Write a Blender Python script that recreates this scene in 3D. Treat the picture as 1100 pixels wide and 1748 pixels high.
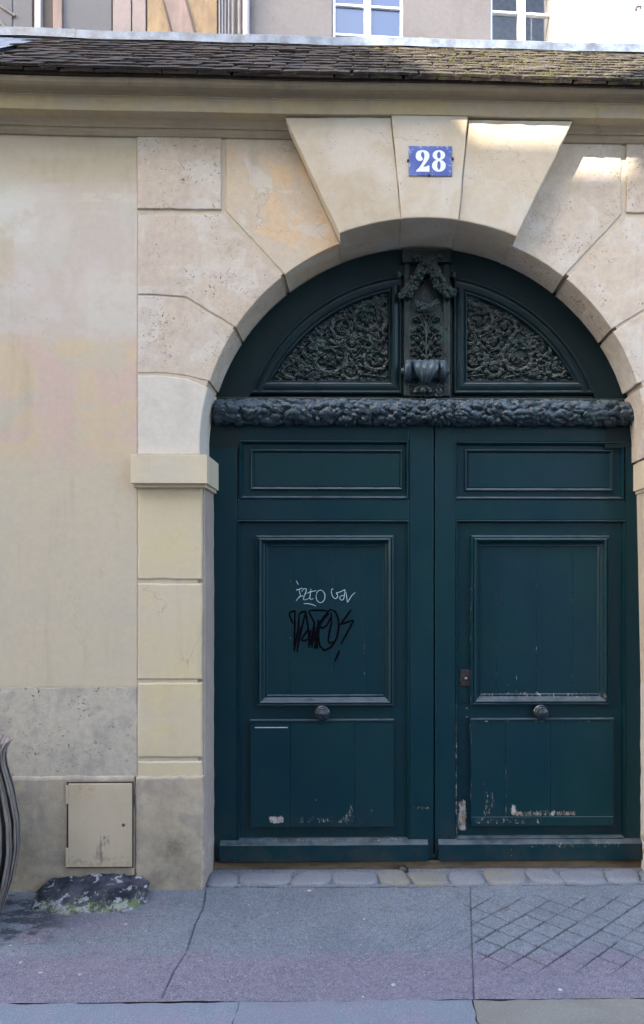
import bpy, math, random
import numpy as np
from mathutils import Vector

for o in list(bpy.data.objects):
    bpy.data.objects.remove(o)
SC = bpy.context.scene
COL = SC.collection
R = math.radians

# ------------------------------------------------------------------ camera, sky, sun
F, PX, PY = 1300.0, 650.0, 1000.0          # focal length and principal point, in photograph pixels
YAW, DIST, EYE = R(0.9), 3.94, 1.60
cam_d = bpy.data.cameras.new('camera')
cam = bpy.data.objects.new('camera', cam_d)
COL.objects.link(cam)
cam.location = (0, -DIST, EYE)
cam.rotation_euler = (R(90), 0, -YAW)
cam_d.sensor_fit = 'VERTICAL'
cam_d.sensor_height = 36.0
cam_d.lens = 36.0 * F / 1748.0
cam_d.shift_x = -(PX - 550.0) / 1748.0
cam_d.shift_y = (PY - 874.0) / 1748.0
cam_d.clip_start, cam_d.clip_end = 0.05, 500
SC.camera = cam
SC.render.resolution_x, SC.render.resolution_y = 644, 1024

SUN = Vector((-0.95, -1.0, 0.92)).normalized()      # towards the sun
W_ = bpy.data.worlds.new('World')
SC.world = W_
W_.use_nodes = True
nt = W_.node_tree
bg = nt.nodes['Background']
sky = nt.nodes.new('ShaderNodeTexSky')
sky.sky_type = 'NISHITA'
sky.sun_disc = False
sky.sun_elevation = math.asin(SUN.z)
sky.sun_rotation = math.atan2(SUN.x, SUN.y)
sky.air_density, sky.dust_density, sky.ozone_density = 1.0, 2.9, 0.65
nt.links.new(sky.outputs[0], bg.inputs[0])
bg.inputs[1].default_value = 0.15
sd = bpy.data.lights.new('sun', 'SUN')
sd.energy, sd.angle, sd.color = 2.0, R(0.53), (1.0, 0.93, 0.82)
sun = bpy.data.objects.new('sun', sd)
COL.objects.link(sun)
sun.rotation_euler = SUN.to_track_quat('Z', 'Y').to_euler()
sun.location = (-8, -10, 14)
vs = SC.view_settings
vs.view_transform, vs.look, vs.gamma, vs.use_curve_mapping = 'Standard', 'None', 1.0, False
vs.exposure = 3.15

# ------------------------------------------------------------------ measuring
FW = np.array([math.sin(YAW), math.cos(YAW), 0.0])
RT = np.array([math.cos(YAW), -math.sin(YAW), 0.0])
CP = np.array([0.0, -DIST, EYE])

def ray(u, v):
    return FW + RT * ((u - PX) / F) + np.array([0, 0, 1.0]) * ((PY - v) / F)

def W(u, v, y):
    """x, z of the point measured at (u, v) on the upright plane at depth y"""
    d = ray(u, v)
    t = (y - CP[1]) / d[1]
    p = CP + d * t
    return (p[0], p[2])

def ground(u, v):
    d = ray(u, v)
    y = -0.5
    for _ in range(8):
        t = (gz(y) - CP[2]) / d[2]
        y = (CP + d * t)[1]
    return (CP + d * t)[0], y

def gz(y):
    return 0.04 + 0.04 * y if y < 0 else 0.04 + 0.2 * y

def rect(u0, v0, u1, v1, y):
    um, vm = (u0 + u1) / 2, (v0 + v1) / 2
    return W(u0, vm, y)[0], W(um, v1, y)[1], W(u1, vm, y)[0], W(um, v0, y)[1]

# ------------------------------------------------------------------ object helpers
WO = {}

def tag(o, label=None, cat=None, group=None, kind=None):
    if label: o['label'] = label
    if cat: o['category'] = cat
    if group: o['group'] = group
    if kind: o['kind'] = kind
    return o

def thing(name, loc, label=None, cat=None, group=None, kind=None, rz=0.0):
    o = bpy.data.objects.new(name, None)
    COL.objects.link(o)
    o.location = loc
    o.rotation_euler = (0, 0, rz)
    o.empty_display_size = 0.1
    WO[o] = np.array(loc, float)
    return tag(o, label, cat, group, kind)

def put(name, verts, faces, mat, parent=None, smooth=False, origin=None):
    v = np.asarray(verts, float)
    if origin is None:
        lo, hi = v.min(0), v.max(0)
        origin = np.array([(lo[0] + hi[0]) / 2, (lo[1] + hi[1]) / 2, lo[2]])
    origin = np.asarray(origin, float)
    me = bpy.data.meshes.new(name)
    me.from_pydata((v - origin).tolist(), [], faces)
    if smooth:
        me.polygons.foreach_set('use_smooth', [True] * len(me.polygons))
    me.materials.append(mat)
    me.update()
    o = bpy.data.objects.new(name, me)
    COL.objects.link(o)
    WO[o] = origin
    if parent is not None:
        o.parent = parent
        o.location = origin - WO[parent]
    else:
        o.location = origin
    return o

def area2(p):
    return sum(p[i][0] * p[(i + 1) % len(p)][1] - p[(i + 1) % len(p)][0] * p[i][1] for i in range(len(p)))

def inset(p, d):
    n = len(p)
    P = np.array(p)
    e = np.roll(P, -1, 0) - P
    ln = np.linalg.norm(e, axis=1, keepdims=True)
    e = e / np.maximum(ln, 1e-9)
    nr = np.stack([-e[:, 1], e[:, 0]], 1)          # inward for counter-clockwise
    n0 = np.roll(nr, 1, 0)
    m = n0 + nr
    k = (m * nr).sum(1, keepdims=True)
    k = np.where(np.abs(k) < 0.25, 0.25, k)
    return (P + m / k * d).tolist()

class MB:
    def __init__(s):
        s.v, s.f = [], []
    def add(s, v, f):
        b = len(s.v)
        s.v += [tuple(map(float, q)) for q in v]
        s.f += [tuple(i + b for i in q) for q in f]
        return s
    def put(s, name, mat, parent=None, smooth=False, origin=None):
        return put(name, s.v, s.f, mat, parent, smooth, origin)

def prism_geo(poly, y0, y1, bev=0.0):
    if area2(poly) < 0:
        poly = poly[::-1]
    n = len(poly)
    loops = []
    if bev > 0:
        loops.append([(x, y0, z) for x, z in inset(poly, bev)])
        loops.append([(x, y0 + bev * .29, z) for x, z in inset(poly, bev * .29)])
        loops.append([(x, y0 + bev, z) for x, z in poly])
    else:
        loops.append([(x, y0, z) for x, z in poly])
    loops.append([(x, y1, z) for x, z in poly])
    v = [q for l in loops for q in l]
    f = [tuple(range(n))]
    for k in range(len(loops) - 1):
        a, b = k * n, (k + 1) * n
        for i in range(n):
            j = (i + 1) % n
            f.append((a + j, a + i, b + i, b + j))
    f.append(tuple(reversed(range((len(loops) - 1) * n, len(loops) * n))))
    return v, f

def prism(name, poly, y0, y1, mat, parent=None, bev=0.0):
    v, f = prism_geo(poly, y0, y1, bev)
    return put(name, v, f, mat, parent)

def rpoly(r):
    return [(r[0], r[1]), (r[2], r[1]), (r[2], r[3]), (r[0], r[3])]

def box_geo(x0, x1, y0, y1, z0, z1, bev=0.0):
    return prism_geo([(x0, z0), (x1, z0), (x1, z1), (x0, z1)], y0, y1, bev)

def box(name, x0, x1, y0, y1, z0, z1, mat, parent=None, bev=0.0):
    v, f = box_geo(x0, x1, y0, y1, z0, z1, bev)
    return put(name, v, f, mat, parent)

def rough(poly, step, amp, rnd, chip=0.0):
    """break the straight edges of a worn stone"""
    out = []
    n = len(poly)
    for i in range(n):
        a, b = np.array(poly[i]), np.array(poly[(i + 1) % n])
        L = np.linalg.norm(b - a)
        k = max(1, int(L / step))
        for j in range(k):
            q = a + (b - a) * j / k
            s = amp * (0.3 if j == 0 else 1)
            if j and amp == .0010 and rnd.random() < .06: s *= 3
            q = q + np.array([rnd.gauss(0, s), rnd.gauss(0, s)])
            out.append(tuple(q))
    return out

def ring_geo(poly, prof):
    """moulding swept round a closed outline; prof = [(inset, y), ...]"""
    if area2(poly) < 0:
        poly = poly[::-1]
    n = len(poly)
    v, f = [], []
    for d, y in prof:
        v += [(x, y, z) for x, z in inset(poly, d)]
    for k in range(len(prof) - 1):
        a, b = k * n, (k + 1) * n
        for i in range(n):
            j = (i + 1) % n
            f.append((a + i, a + j, b + j, b + i))
    return v, f

def ring(name, poly, prof, mat, parent=None):
    v, f = ring_geo(poly, prof)
    return put(name, v, f, mat, parent)

def extrude_x(prof, xs, zoff):
    """prof = [(y, z)], one section per x, raised by zoff(x)"""
    n = len(prof)
    v, f = [], []
    for x in xs:
        dz = zoff(x)
        v += [(x, y, z + dz) for y, z in prof]
    for k in range(len(xs) - 1):
        a, b = k * n, (k + 1) * n
        for i in range(n):
            j = (i + 1) % n
            f.append((a + i, a + j, b + j, b + i))
    f.append(tuple(reversed(range(n))))
    f.append(tuple(range((len(xs) - 1) * n, len(xs) * n)))
    return v, f

def lathe_y(cx, cz, prof, n=28):
    """prof = [(radius, y)] turned about an axis along y"""
    v, f = [], []
    for r, y in prof:
        for i in range(n):
            a = 2 * math.pi * i / n
            v.append((cx + r * math.cos(a), y, cz + r * math.sin(a)))
    for k in range(len(prof) - 1):
        for i in range(n):
            j = (i + 1) % n
            f.append((k * n + i, (k + 1) * n + i, (k + 1) * n + j, k * n + j))
    f.append(tuple(range(n)))
    f.append(tuple(reversed(range((len(prof) - 1) * n, len(prof) * n))))
    return v, f

def tube_geo(pts, rad, n=8):
    P = np.array(pts, float)
    v, f = [], []
    up = np.array([0.123, 1.0, 0.05])
    m = len(P)
    for i in range(m):
        t = P[min(i + 1, m - 1)] - P[max(i - 1, 0)]
        t /= np.linalg.norm(t) + 1e-9
        a = np.cross(t, up); a /= np.linalg.norm(a) + 1e-9
        b = np.cross(t, a)
        r = rad(i / (m - 1)) if callable(rad) else rad
        for k in range(n):
            g = 2 * math.pi * k / n
            v.append(P[i] + r * (math.cos(g) * a + math.sin(g) * b))
    for i in range(m - 1):
        for k in range(n):
            l = (k + 1) % n
            f.append((i * n + k, i * n + l, (i + 1) * n + l, (i + 1) * n + k))
    f.append(tuple(reversed(range(n))))
    f.append(tuple(range((m - 1) * n, m * n)))
    return v, f

def _ico():
    import bmesh
    bm = bmesh.new()
    bmesh.ops.create_icosphere(bm, subdivisions=2, radius=1)
    v = np.array([q.co[:] for q in bm.verts])
    f = [tuple(x.index for x in q.verts) for q in bm.faces]
    bm.free()
    return v, f
ICO_V, ICO_F = _ico()

# value noise for relief
def vnoise(x, y, seed=0):
    xi, yi = np.floor(x).astype(np.int64), np.floor(y).astype(np.int64)
    fx, fy = x - xi, y - yi
    fx, fy = fx * fx * (3 - 2 * fx), fy * fy * (3 - 2 * fy)
    def h(a, b):
        n = (a * 374761393 + b * 668265263 + seed * 982451653) & 0x7fffffff
        n = ((n ^ (n >> 13)) * 1274126177) & 0x7fffffff
        return ((n ^ (n >> 16)) & 0xffff) / 65535.0
    return (h(xi, yi) * (1 - fx) + h(xi + 1, yi) * fx) * (1 - fy) + (h(xi, yi + 1) * (1 - fx) + h(xi + 1, yi + 1) * fx) * fy

def fbm(x, y, seed=0, oct=4):
    s, a, t = 0, 0.5, 0
    for k in range(oct):
        s = s + a * vnoise(x * 2 ** k, y * 2 ** k, seed + k * 17)
        t += a
        a *= 0.5
    return s / t

# ------------------------------------------------------------------ materials
class NT:
    def __init__(s, name):
        s.m = bpy.data.materials.new(name)
        s.m.use_nodes = True
        s.t = s.m.node_tree
        s.b = s.t.nodes['Principled BSDF']
        s._p = None
    def n(s, kind, **kw):
        q = s.t.nodes.new(kind)
        for k, v in kw.items():
            setattr(q, k, v)
        return q
    def l(s, a, b):
        s.t.links.new(a, b)
    def set(s, sock, v):
        if isinstance(v, bpy.types.NodeSocket):
            s.l(v, sock)
        elif isinstance(v, (tuple, list)) and len(v) == 3 and sock.type == 'RGBA':
            sock.default_value = (*v, 1)
        else:
            sock.default_value = v
    def pos(s):
        if s._p is None:
            s._p = s.n('ShaderNodeNewGeometry').outputs['Position']
        return s._p
    def scaled(s, sx, sy, sz, off=(0, 0, 0)):
        q = s.n('ShaderNodeMapping')
        s.l(s.pos(), q.inputs[0])
        q.inputs['Scale'].default_value = (sx, sy, sz)
        q.inputs['Location'].default_value = off
        return q.outputs[0]
    def noise(s, scale, detail=4, roughn=0.55, vec=None, dist=0.0, col=False):
        q = s.n('ShaderNodeTexNoise')
        s.l(vec if vec is not None else s.pos(), q.inputs['Vector'])
        q.inputs['Scale'].default_value = scale
        q.inputs['Detail'].default_value = detail
        q.inputs['Roughness'].default_value = roughn
        q.inputs['Distortion'].default_value = dist
        return q.outputs['Color' if col else 'Fac']
    def vor(s, scale, vec=None, feature='F1', out='Distance'):
        q = s.n('ShaderNodeTexVoronoi', feature=feature)
        s.l(vec if vec is not None else s.pos(), q.inputs['Vector'])
        q.inputs['Scale'].default_value = scale
        return q.outputs[out]
    def rng(s, v, a, b, c=0.0, d=1.0, smooth=True):
        q = s.n('ShaderNodeMapRange', interpolation_type='SMOOTHSTEP' if smooth else 'LINEAR')
        s.l(v, q.inputs[0])
        for i, k in enumerate((a, b, c, d)):
            q.inputs[i + 1].default_value = k
        return q.outputs[0]
    def math(s, op, a, b=0.0):
        q = s.n('ShaderNodeMath', operation=op)
        s.set(q.inputs[0], a); s.set(q.inputs[1], b)
        return q.outputs[0]
    def mul(s, a, b): return s.math('MULTIPLY', a, b)
    def mx(s, a, b): return s.math('MAXIMUM', a, b)
    def mix(s, fac, a, b, mode='MIX'):
        q = s.n('ShaderNodeMix', data_type='RGBA', blend_type=mode)
        s.set(q.inputs[0], fac); s.set(q.inputs[6], a); s.set(q.inputs[7], b)
        return q.outputs[2]
    def xyz(s):
        q = s.n('ShaderNodeSeparateXYZ')
        s.l(s.pos(), q.inputs[0])
        return q.outputs
    def bump(s, h, dist=0.003, strength=1.0, prev=None):
        q = s.n('ShaderNodeBump')
        s.l(h, q.inputs['Height'])
        q.inputs['Distance'].default_value = dist
        q.inputs['Strength'].default_value = strength
        if prev is not None:
            s.l(prev, q.inputs['Normal'])
        return q.outputs[0]
    def rand(s):
        return s.n('ShaderNodeObjectInfo').outputs['Random']
    def area(s, x0, x1, z0, z1, soft=0.01):
        """1 inside a rectangle of the wall"""
        X = s.xyz()
        a = s.mul(s.rng(X[0], x0 - soft, x0 + soft), s.rng(X[0], x1 - soft, x1 + soft, 1, 0))
        b = s.mul(s.rng(X[2], z0 - soft, z0 + soft), s.rng(X[2], z1 - soft, z1 + soft, 1, 0))
        return s.mul(a, b)
    def done(s, col, roughn=0.8, normal=None, spec=0.5, metal=0.0):
        s.set(s.b.inputs['Base Color'], col)
        s.set(s.b.inputs['Roughness'], roughn)
        s.b.inputs['Specular IOR Level'].default_value = spec
        s.b.inputs['Metallic'].default_value = metal
        if normal is not None:
            s.l(normal, s.b.inputs['Normal'])
        return s.m

def stone(name, base, tints=(), pit=0.0, pitscale=45, grain=0.10, bump=0.0016, vary=0.08, extra=None, crack=0.35):
    t = NT(name)
    c = t.mix(t.rand(), tuple(k * (1 - vary) for k in base), tuple(min(1, k * (1 + vary)) for k in base))
    for k, (col, sc, lo, hi, amt) in enumerate(tints):
        m = t.rng(t.noise(sc, 3, 0.5, t.scaled(1, 1, 1, (k * 7.3, 1.7 * k, k * 3.1)), 0.6), lo, hi, 0, amt)
        c = t.mix(m, c, col)
    if extra:
        c = extra(t, c)
    wv = t.mix(0.22, t.pos(), t.noise(4.5, 5, 0.65, col=True))
    ce = t.vor(2.1, wv, 'DISTANCE_TO_EDGE')
    ck = t.mul(t.rng(ce, 0.002, 0.007, 1, 0), t.rng(t.noise(2.7, 3, 0.5, t.scaled(1, 1, 1, (6, 6, 2))), 0.50, 0.58))
    c = t.mix(t.mul(ck, crack), c, tuple(k * 0.32 for k in base))
    dr = t.mul(t.rng(t.noise(9, 4, 0.6, t.scaled(1, 1, 0.07)), 0.52, 0.68), t.rng(t.noise(1.9, 3), 0.42, 0.6, 0, 0.28))
    c = t.mix(dr, c, tuple(k * 0.6 for k in base))
    g = t.noise(26, 8, 0.7)
    c = t.mix(grain * 4, c, t.mix(t.rng(g, 0.25, 0.75), tuple(k * 0.62 for k in base), tuple(min(1, k * 1.25) for k in base)), 'MIX') if grain else c
    fine = t.noise(160, 4, 0.7)
    h = t.math('ADD', t.mul(g, 1.0), t.mul(fine, 0.35))
    if pit:
        d = t.vor(pitscale, t.mix(0.3, t.pos(), t.noise(9, 3, col=True)))
        zone = t.rng(t.noise(5.5, 4, 0.6), 0.46, 0.66)
        pm = t.mul(t.rng(d, 0.14, 0.26, 1, 0), zone)
        pm2 = t.mul(t.rng(t.noise(60, 3, 0.6, t.scaled(1, 1, 1.8)), 0.63, 0.70), t.rng(t.noise(3.5, 2), 0.45, 0.62))
        pm = t.mx(pm, pm2)
        c = t.mix(t.mul(pm, pit), c, tuple(k * 0.25 for k in base))
        h = t.math('SUBTRACT', h, t.mul(pm, 1.6 * pit))
    return t.done(c, 0.85, t.bump(h, bump), 0.25)

CREAM = (0.56, 0.475, 0.365)
def plaster_extra(t, c):
    X = t.xyz()
    zn = t.math('ADD', X[2], t.mul(t.noise(2.2, 3), 0.10))
    hi = t.rng(zn, 2.90, 2.925)                                   # repaired upper half, paler and pinker
    up = t.mix(t.rng(t.noise(1.7, 4, 0.6, dist=0.8), 0.42, 0.60), (0.48, 0.41, 0.345), (0.50, 0.475, 0.40))
    up = t.mix(t.rng(t.noise(3.1, 2, 0.5, t.scaled(1, 1, 1, (9, 2, 4)), 1.0), 0.5, 0.62, 0, 0.65), up, (0.55, 0.47, 0.43))
    c = t.mix(hi, c, up)
    def patch(c, u0, v0, u1, v1, col, soft, amt):
        x0, z0, x1, z1 = rect(u0, v0, u1, v1, .006)
        k = t.mul(t.area(x0, x1, z0, z1, soft), t.rng(t.noise(7, 4, 0.6, t.scaled(1, 1, 1, (u0 * .01, 0, v0 * .01))), 0.36, 0.52, 0, amt))
        return t.mix(k, c, col)
    c = patch(c, 150, 464, 236, 586, (0.53, 0.49, 0.415), .02, .75)
    c = patch(c, -90, 318, 62, 420, (0.56, 0.535, 0.475), .05, .9)
    c = patch(c, 20, 330, 300, 345, (0.55, 0.50, 0.41), .006, .7)
    c = patch(c, 50, 270, 150, 312, (0.43, 0.375, 0.27), .01, .8)
    c = patch(c, 158, 250, 240, 312, (0.44, 0.385, 0.275), .008, .8)
    c = patch(c, -60, 380, 25, 480, (0.46, 0.38, 0.27), .05, .8)
    pits_ = t.mul(t.rng(t.noise(48, 3, 0.6, t.scaled(1, 1, .6)), 0.70, 0.73), t.area(-2.1, -1.5, 2.9, 3.35, .1))
    c = t.mix(t.mul(pits_, .6), c, (0.20, 0.17, 0.15))
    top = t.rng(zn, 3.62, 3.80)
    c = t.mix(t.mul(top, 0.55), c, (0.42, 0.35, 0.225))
    mid = t.mul(t.rng(X[2], 2.15, 2.35), t.rng(X[2], 2.80, 2.95, 1, 0))
    pk = t.rng(t.noise(2.4, 3, 0.5, t.scaled(1, 1, 1.3, (3.3, 0, 1.2)), 0.9), 0.44, 0.54, 0, 0.85)
    c0_ = c
    pe = t.rng(t.noise(2.9, 3, 0.5, t.scaled(1, 1, 1.3, (13.3, 0, 6.2)), 0.9), 0.43, 0.51, 0, 0.9)
    c = t.mix(t.mul(mid, pe), c, (0.53, 0.405, 0.265))
    return t.mix(t.mul(mid, pk), c, (0.52, 0.375, 0.315))
M = {}
M['plaster'] = stone('cream_plaster', (0.49, 0.415, 0.305), [((0.46, 0.40, 0.315), 1.6, 0.45, 0.6, 0.7)], grain=0.03, bump=0.0012, vary=0, extra=plaster_extra, crack=0.13)
M['stone'] = stone('pale_limestone', (0.50, 0.415, 0.325), [((0.57, 0.525, 0.46), 4.2, 0.47, 0.57, 0.85), ((0.42, 0.33, 0.23), 2.6, 0.52, 0.64, 0.6), ((0.46, 0.37, 0.31), 7, 0.5, 0.6, 0.5)], pit=1.0, grain=0.08, bump=0.0022, vary=0.05)
M['peach'] = stone('peach_stained_limestone', (0.48, 0.40, 0.30), [((0.60, 0.41, 0.24), 4.2, 0.46, 0.58, 0.85), ((0.55, 0.53, 0.47), 6, 0.55, 0.63, 0.7)], pit=0.4, grain=0.06)
M['pale'] = stone('pale_repaired_stone', (0.56, 0.505, 0.425), [((0.49, 0.43, 0.37), 5, 0.5, 0.62, 0.6)], pit=0.15, grain=0.05)
M['voussoir'] = stone('smooth_voussoir_stone', (0.47, 0.395, 0.295), [((0.52, 0.475, 0.405), 4, 0.45, 0.58, 0.75), ((0.41, 0.33, 0.215), 2.6, 0.5, 0.64, 0.6)], pit=0.5, pitscale=60, grain=0.04, bump=0.0014, vary=0.03)
M['pilaster'] = stone('yellow_painted_stone', (0.53, 0.44, 0.295), [((0.52, 0.435, 0.32), 2.6, 0.45, 0.58, 0.85), ((0.56, 0.46, 0.23), 5.0, 0.52, 0.64, 0.35)], grain=0.03, bump=0.0010, vary=0.03)
M['impost'] = stone('impost_stone', (0.53, 0.445, 0.315), [((0.52, 0.46, 0.38), 4, 0.5, 0.65, 0.5)], grain=0.03, bump=0.001)
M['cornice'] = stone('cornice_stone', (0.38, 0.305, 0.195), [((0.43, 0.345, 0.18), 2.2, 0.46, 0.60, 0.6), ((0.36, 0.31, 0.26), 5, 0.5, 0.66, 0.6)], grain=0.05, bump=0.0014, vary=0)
M['cyma'] = stone('grimy_cornice_stone', (0.27, 0.22, 0.15), [((0.33, 0.265, 0.165), 2.2, 0.46, 0.60, 0.6), ((0.20, 0.17, 0.135), 4, 0.5, 0.66, 0.7)], grain=0.06, bump=0.0016, vary=0)  # grime plus the eave's shade put into the colour
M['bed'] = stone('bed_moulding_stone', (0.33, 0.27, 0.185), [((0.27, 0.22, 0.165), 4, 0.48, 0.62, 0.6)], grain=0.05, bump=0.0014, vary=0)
M['joint'] = stone('mortar', (0.47, 0.39, 0.295), grain=0.06, bump=0.002)
def base_extra(t, c):
    X = t.xyz()
    d = t.mul(t.rng(t.noise(4, 4, 0.6), 0.35, 0.6), t.rng(X[2], 0.10, 0.46, 1, 0))
    c = t.mix(t.mul(d, 0.65), c, (0.14, 0.12, 0.095))
    x, z = W(290, 1455, -.02)
    q = t.mul(t.area(x - .07, x + .07, z - .08, z + .08, .07), t.rng(t.noise(9, 4), 0.3, 0.6))
    c = t.mix(t.mul(q, 0.85), c, (0.06, 0.068, 0.045))
    st = t.mul(t.rng(t.noise(11, 4, 0.6, t.scaled(1, 1, 0.16)), 0.50, 0.63), t.rng(X[2], 0.35, 0.58))
    return t.mix(t.mul(st, 0.6), c, (0.22, 0.235, 0.24))
M['base'] = stone('grey_base_render', (0.42, 0.345, 0.25), [((0.48, 0.40, 0.295), 3.0, 0.45, 0.6, 0.75), ((0.29, 0.25, 0.215), 5.5, 0.5, 0.64, 0.8)], pit=0.35, grain=0.09, bump=0.003, extra=base_extra)
M['pitted'] = stone('pitted_grey_stone', (0.43, 0.38, 0.305), [((0.45, 0.40, 0.33), 4.0, 0.45, 0.58, 0.7), ((0.29, 0.265, 0.235), 6.5, 0.52, 0.66, 0.7)], pit=1.0, pitscale=30, grain=0.10, bump=0.004)
M['jamb'] = stone('mauve_grey_jamb_render', (0.35, 0.28, 0.24), [((0.40, 0.33, 0.275), 4, .48, .62, .6)], grain=0.04, bump=0.0015)  # left jamb faces away from the light: shade put into the colour
M['jamb_pale'] = stone('pale_jamb_render', (0.52, 0.465, 0.39), grain=0.04, bump=0.0015)  # right jamb faces the light: its brightness put into the colour

# door paint: dark blue green gloss, chipped to pale undercoat low down
def door_paint(name, areas=(), dust_highlight=0.0, c0=(0.0007, 0.0205, 0.0315), c1=(0.0009, 0.0250, 0.0275)):
    t = NT(name)
    n = t.noise(1.5, 5, 0.6, dist=0.4)
    c = t.mix(t.rng(n, 0.32, 0.70), c0, c1)
    X = t.xyz()
    c = t.mix(t.rng(t.noise(5, 5, 0.65, t.scaled(1, 1, 0.25)), 0.35, 0.75, 0, 0.35), c, (0.008, 0.028, 0.036))
    grainn = t.noise(30, 5, 0.7, t.scaled(1, 1, 0.06))
    h = t.math('ADD', t.mul(grainn, 0.7), t.mul(t.noise(8, 3, 0.5), 1.2))
    chips = None
    for (x0, x1, z0, z1, thr, soft, sc) in areas:
        X_ = t.xyz()
        sx_, sz_ = min(soft * 2.2, (x1 - x0) / 2), min(soft * 2.2, (z1 - z0) / 2)
        thr -= .035
        a = t.mul(t.mul(t.rng(X_[0], x0 - sx_ * .3, x0 + sx_), t.rng(X_[0], x1 - sx_, x1 + sx_ * .3, 1, 0)), t.mul(t.rng(X_[2], z0 - sz_ * .2, z0 + sz_ * .7), t.rng(X_[2], z1 - sz_, z1 + sz_ * .8, 1, 0)))
        k = t.noise(sc * 1.15, 6, 0.84, t.scaled(1, 1, 0.38, (sc * .31, 0, sc * .17)))
        k = t.math('ADD', k, t.math('SUBTRACT', t.mul(a, 0.5), 0.5))
        mk = t.rng(k, thr, thr + 0.025)
        chips = mk if chips is None else t.mx(chips, mk)
    # tiny nicks everywhere, more of them low down
    sp = t.noise(85, 2, 0.6, t.scaled(1, 1, 0.5))
    low = t.rng(X[2], 0.15, 1.2, 0.06, 0.0)
    mk = t.rng(t.math('ADD', sp, low), 0.825, 0.84)
    chips = mk if chips is None else t.mx(chips, mk)
    chipc = t.mix(t.rng(t.noise(20, 2), 0.4, 0.62), (0.37, 0.345, 0.32), (0.25, 0.19, 0.14))
    if dust_highlight:
        up = t.n('ShaderNodeNewGeometry').outputs['Normal']
        q = t.n('ShaderNodeSeparateXYZ'); t.l(up, q.inputs[0])
        dm = t.mul(t.rng(q.outputs[2], 0.1, 0.8), dust_highlight)  # upward edges paler: dust plus moulding highlights put into the colour
        c = t.mix(t.mul(dm, t.rng(t.noise(12, 4), 0.25, 0.55, .3, 1)), c, (0.15, 0.165, 0.175))
    sc_ = t.mul(t.rng(t.noise(16, 4, 0.75, t.scaled(.35, 1, 5, (1, 0, 4)), 0.8), 0.665, 0.70), t.rng(t.noise(3.3, 2), 0.48, 0.6, 0, .40))
    c = t.mix(sc_, c, (0.035, 0.062, 0.072))
    dd_ = t.mul(t.rng(t.noise(22, 4, 0.7, t.scaled(1, 1, .05, (7, 0, 4))), 0.50, 0.70), t.rng(t.noise(2.1, 3), .4, .62, 0, .30))
    c = t.mix(dd_, c, (0.010, 0.032, 0.036))
    c = t.mix(t.mul(t.rng(X[2], 0.10, 0.45, .5, 0), t.rng(t.noise(8, 5, .7), .4, .62)), c, (0.030, 0.034, 0.034))
    col = t.mix(chips, c, chipc)
    h = t.math('SUBTRACT', h, t.mul(chips, 1.0))
    ro = t.rng(t.noise(6, 4), 0.3, 0.7, 0.30, 0.46)
    return t.done(col, t.mx(ro, t.mul(chips, 0.8)), t.bump(h, 0.0011), 0.22)

YD = 0.238                                        # front of the door frame
def ar(u0, v0, u1, v1, thr, soft, sc, y=YD):
    x0, z0, x1, z1 = rect(u0, v0, u1, v1, y)
    return (x0, x1, z0, z1, thr, soft, sc)
M['paint_l'] = door_paint('dark_green_door_paint', [ar(455, 1388, 490, 1408, .46, .012, 55), ar(500, 1388, 600, 1408, .60, .012, 40), ar(585, 1365, 610, 1405, .58, .012, 60), ar(430, 1430, 690, 1437, .585, .006, 45), ar(700, 1372, 738, 1385, .58, .01, 60), ar(738, 727, 746, 1468, .70, .006, 30), ar(493, 950, 498, 1190, .60, .004, 38), ar(620, 950, 625, 1190, .61, .004, 38), ar(566, 1050, 570, 1190, .63, .004, 38), ar(697, 980, 702, 1430, .655, .004, 40)], 0.6)
M['paint_r'] = door_paint('dark_green_chipped_paint', [ar(866, 1364, 890, 1396, .42, .03, 26), ar(868, 1378, 990, 1396, .525, .014, 42), ar(778, 1362, 803, 1424, .45, .016, 32), ar(805, 1390, 930, 1409, .57, .012, 33), ar(800, 1000, 808, 1420, .60, .006, 34), ar(815, 1178, 1040, 1196, .60, .009, 45), ar(900, 1430, 1060, 1446, .61, .008, 60), ar(800, 1227, 1050, 1233, .60, .004, 40), ar(775, 1200, 783, 1440, .55, .006, 34), ar(838, 1150, 920, 1192, .66, .03, 60), ar(806, 1330, 860, 1400, .60, .03, 48), ar(846, 1000, 851, 1190, .60, .004, 38), ar(915, 940, 920, 1190, .60, .004, 38), ar(976, 940, 981, 1190, .62, .004, 38), ar(881, 1150, 886, 1194, .58, .004, 38), ar(861, 1300, 866, 1400, .56, .004, 38)], 0.6)
M['paint_dark'] = door_paint('near_black_fanlight_paint', [], 0.9, (0.0022, 0.0115, 0.0155), (0.0032, 0.0145, 0.0148))
def carved_dark():
    t = NT('old_paint_on_carving')
    c = t.mix(t.rng(t.noise(9, 4, 0.6), 0.35, 0.65), (0.0035, 0.0135, 0.0135), (0.010, 0.0170, 0.0150))
    c = t.mix(t.rng(t.noise(14, 3, 0.6), 0.55, 0.66, 0, 0.55), c, (0.014, 0.060, 0.046))
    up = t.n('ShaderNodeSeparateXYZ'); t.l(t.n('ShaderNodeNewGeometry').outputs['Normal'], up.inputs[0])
    dm = t.mul(t.rng(up.outputs[2], -0.05, 0.65), t.rng(t.noise(25, 4), 0.30, 0.60, 0.15, 0.95))  # upward faces paler: dust and carving highlights put into the colour
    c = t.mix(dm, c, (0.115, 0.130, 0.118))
    return t.done(c, t.rng(t.noise(18, 3), 0.3, 0.7, 0.26, 0.5), t.bump(t.noise(140, 4, 0.7), 0.0008), 0.5)
M['carve'] = carved_dark()
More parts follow.
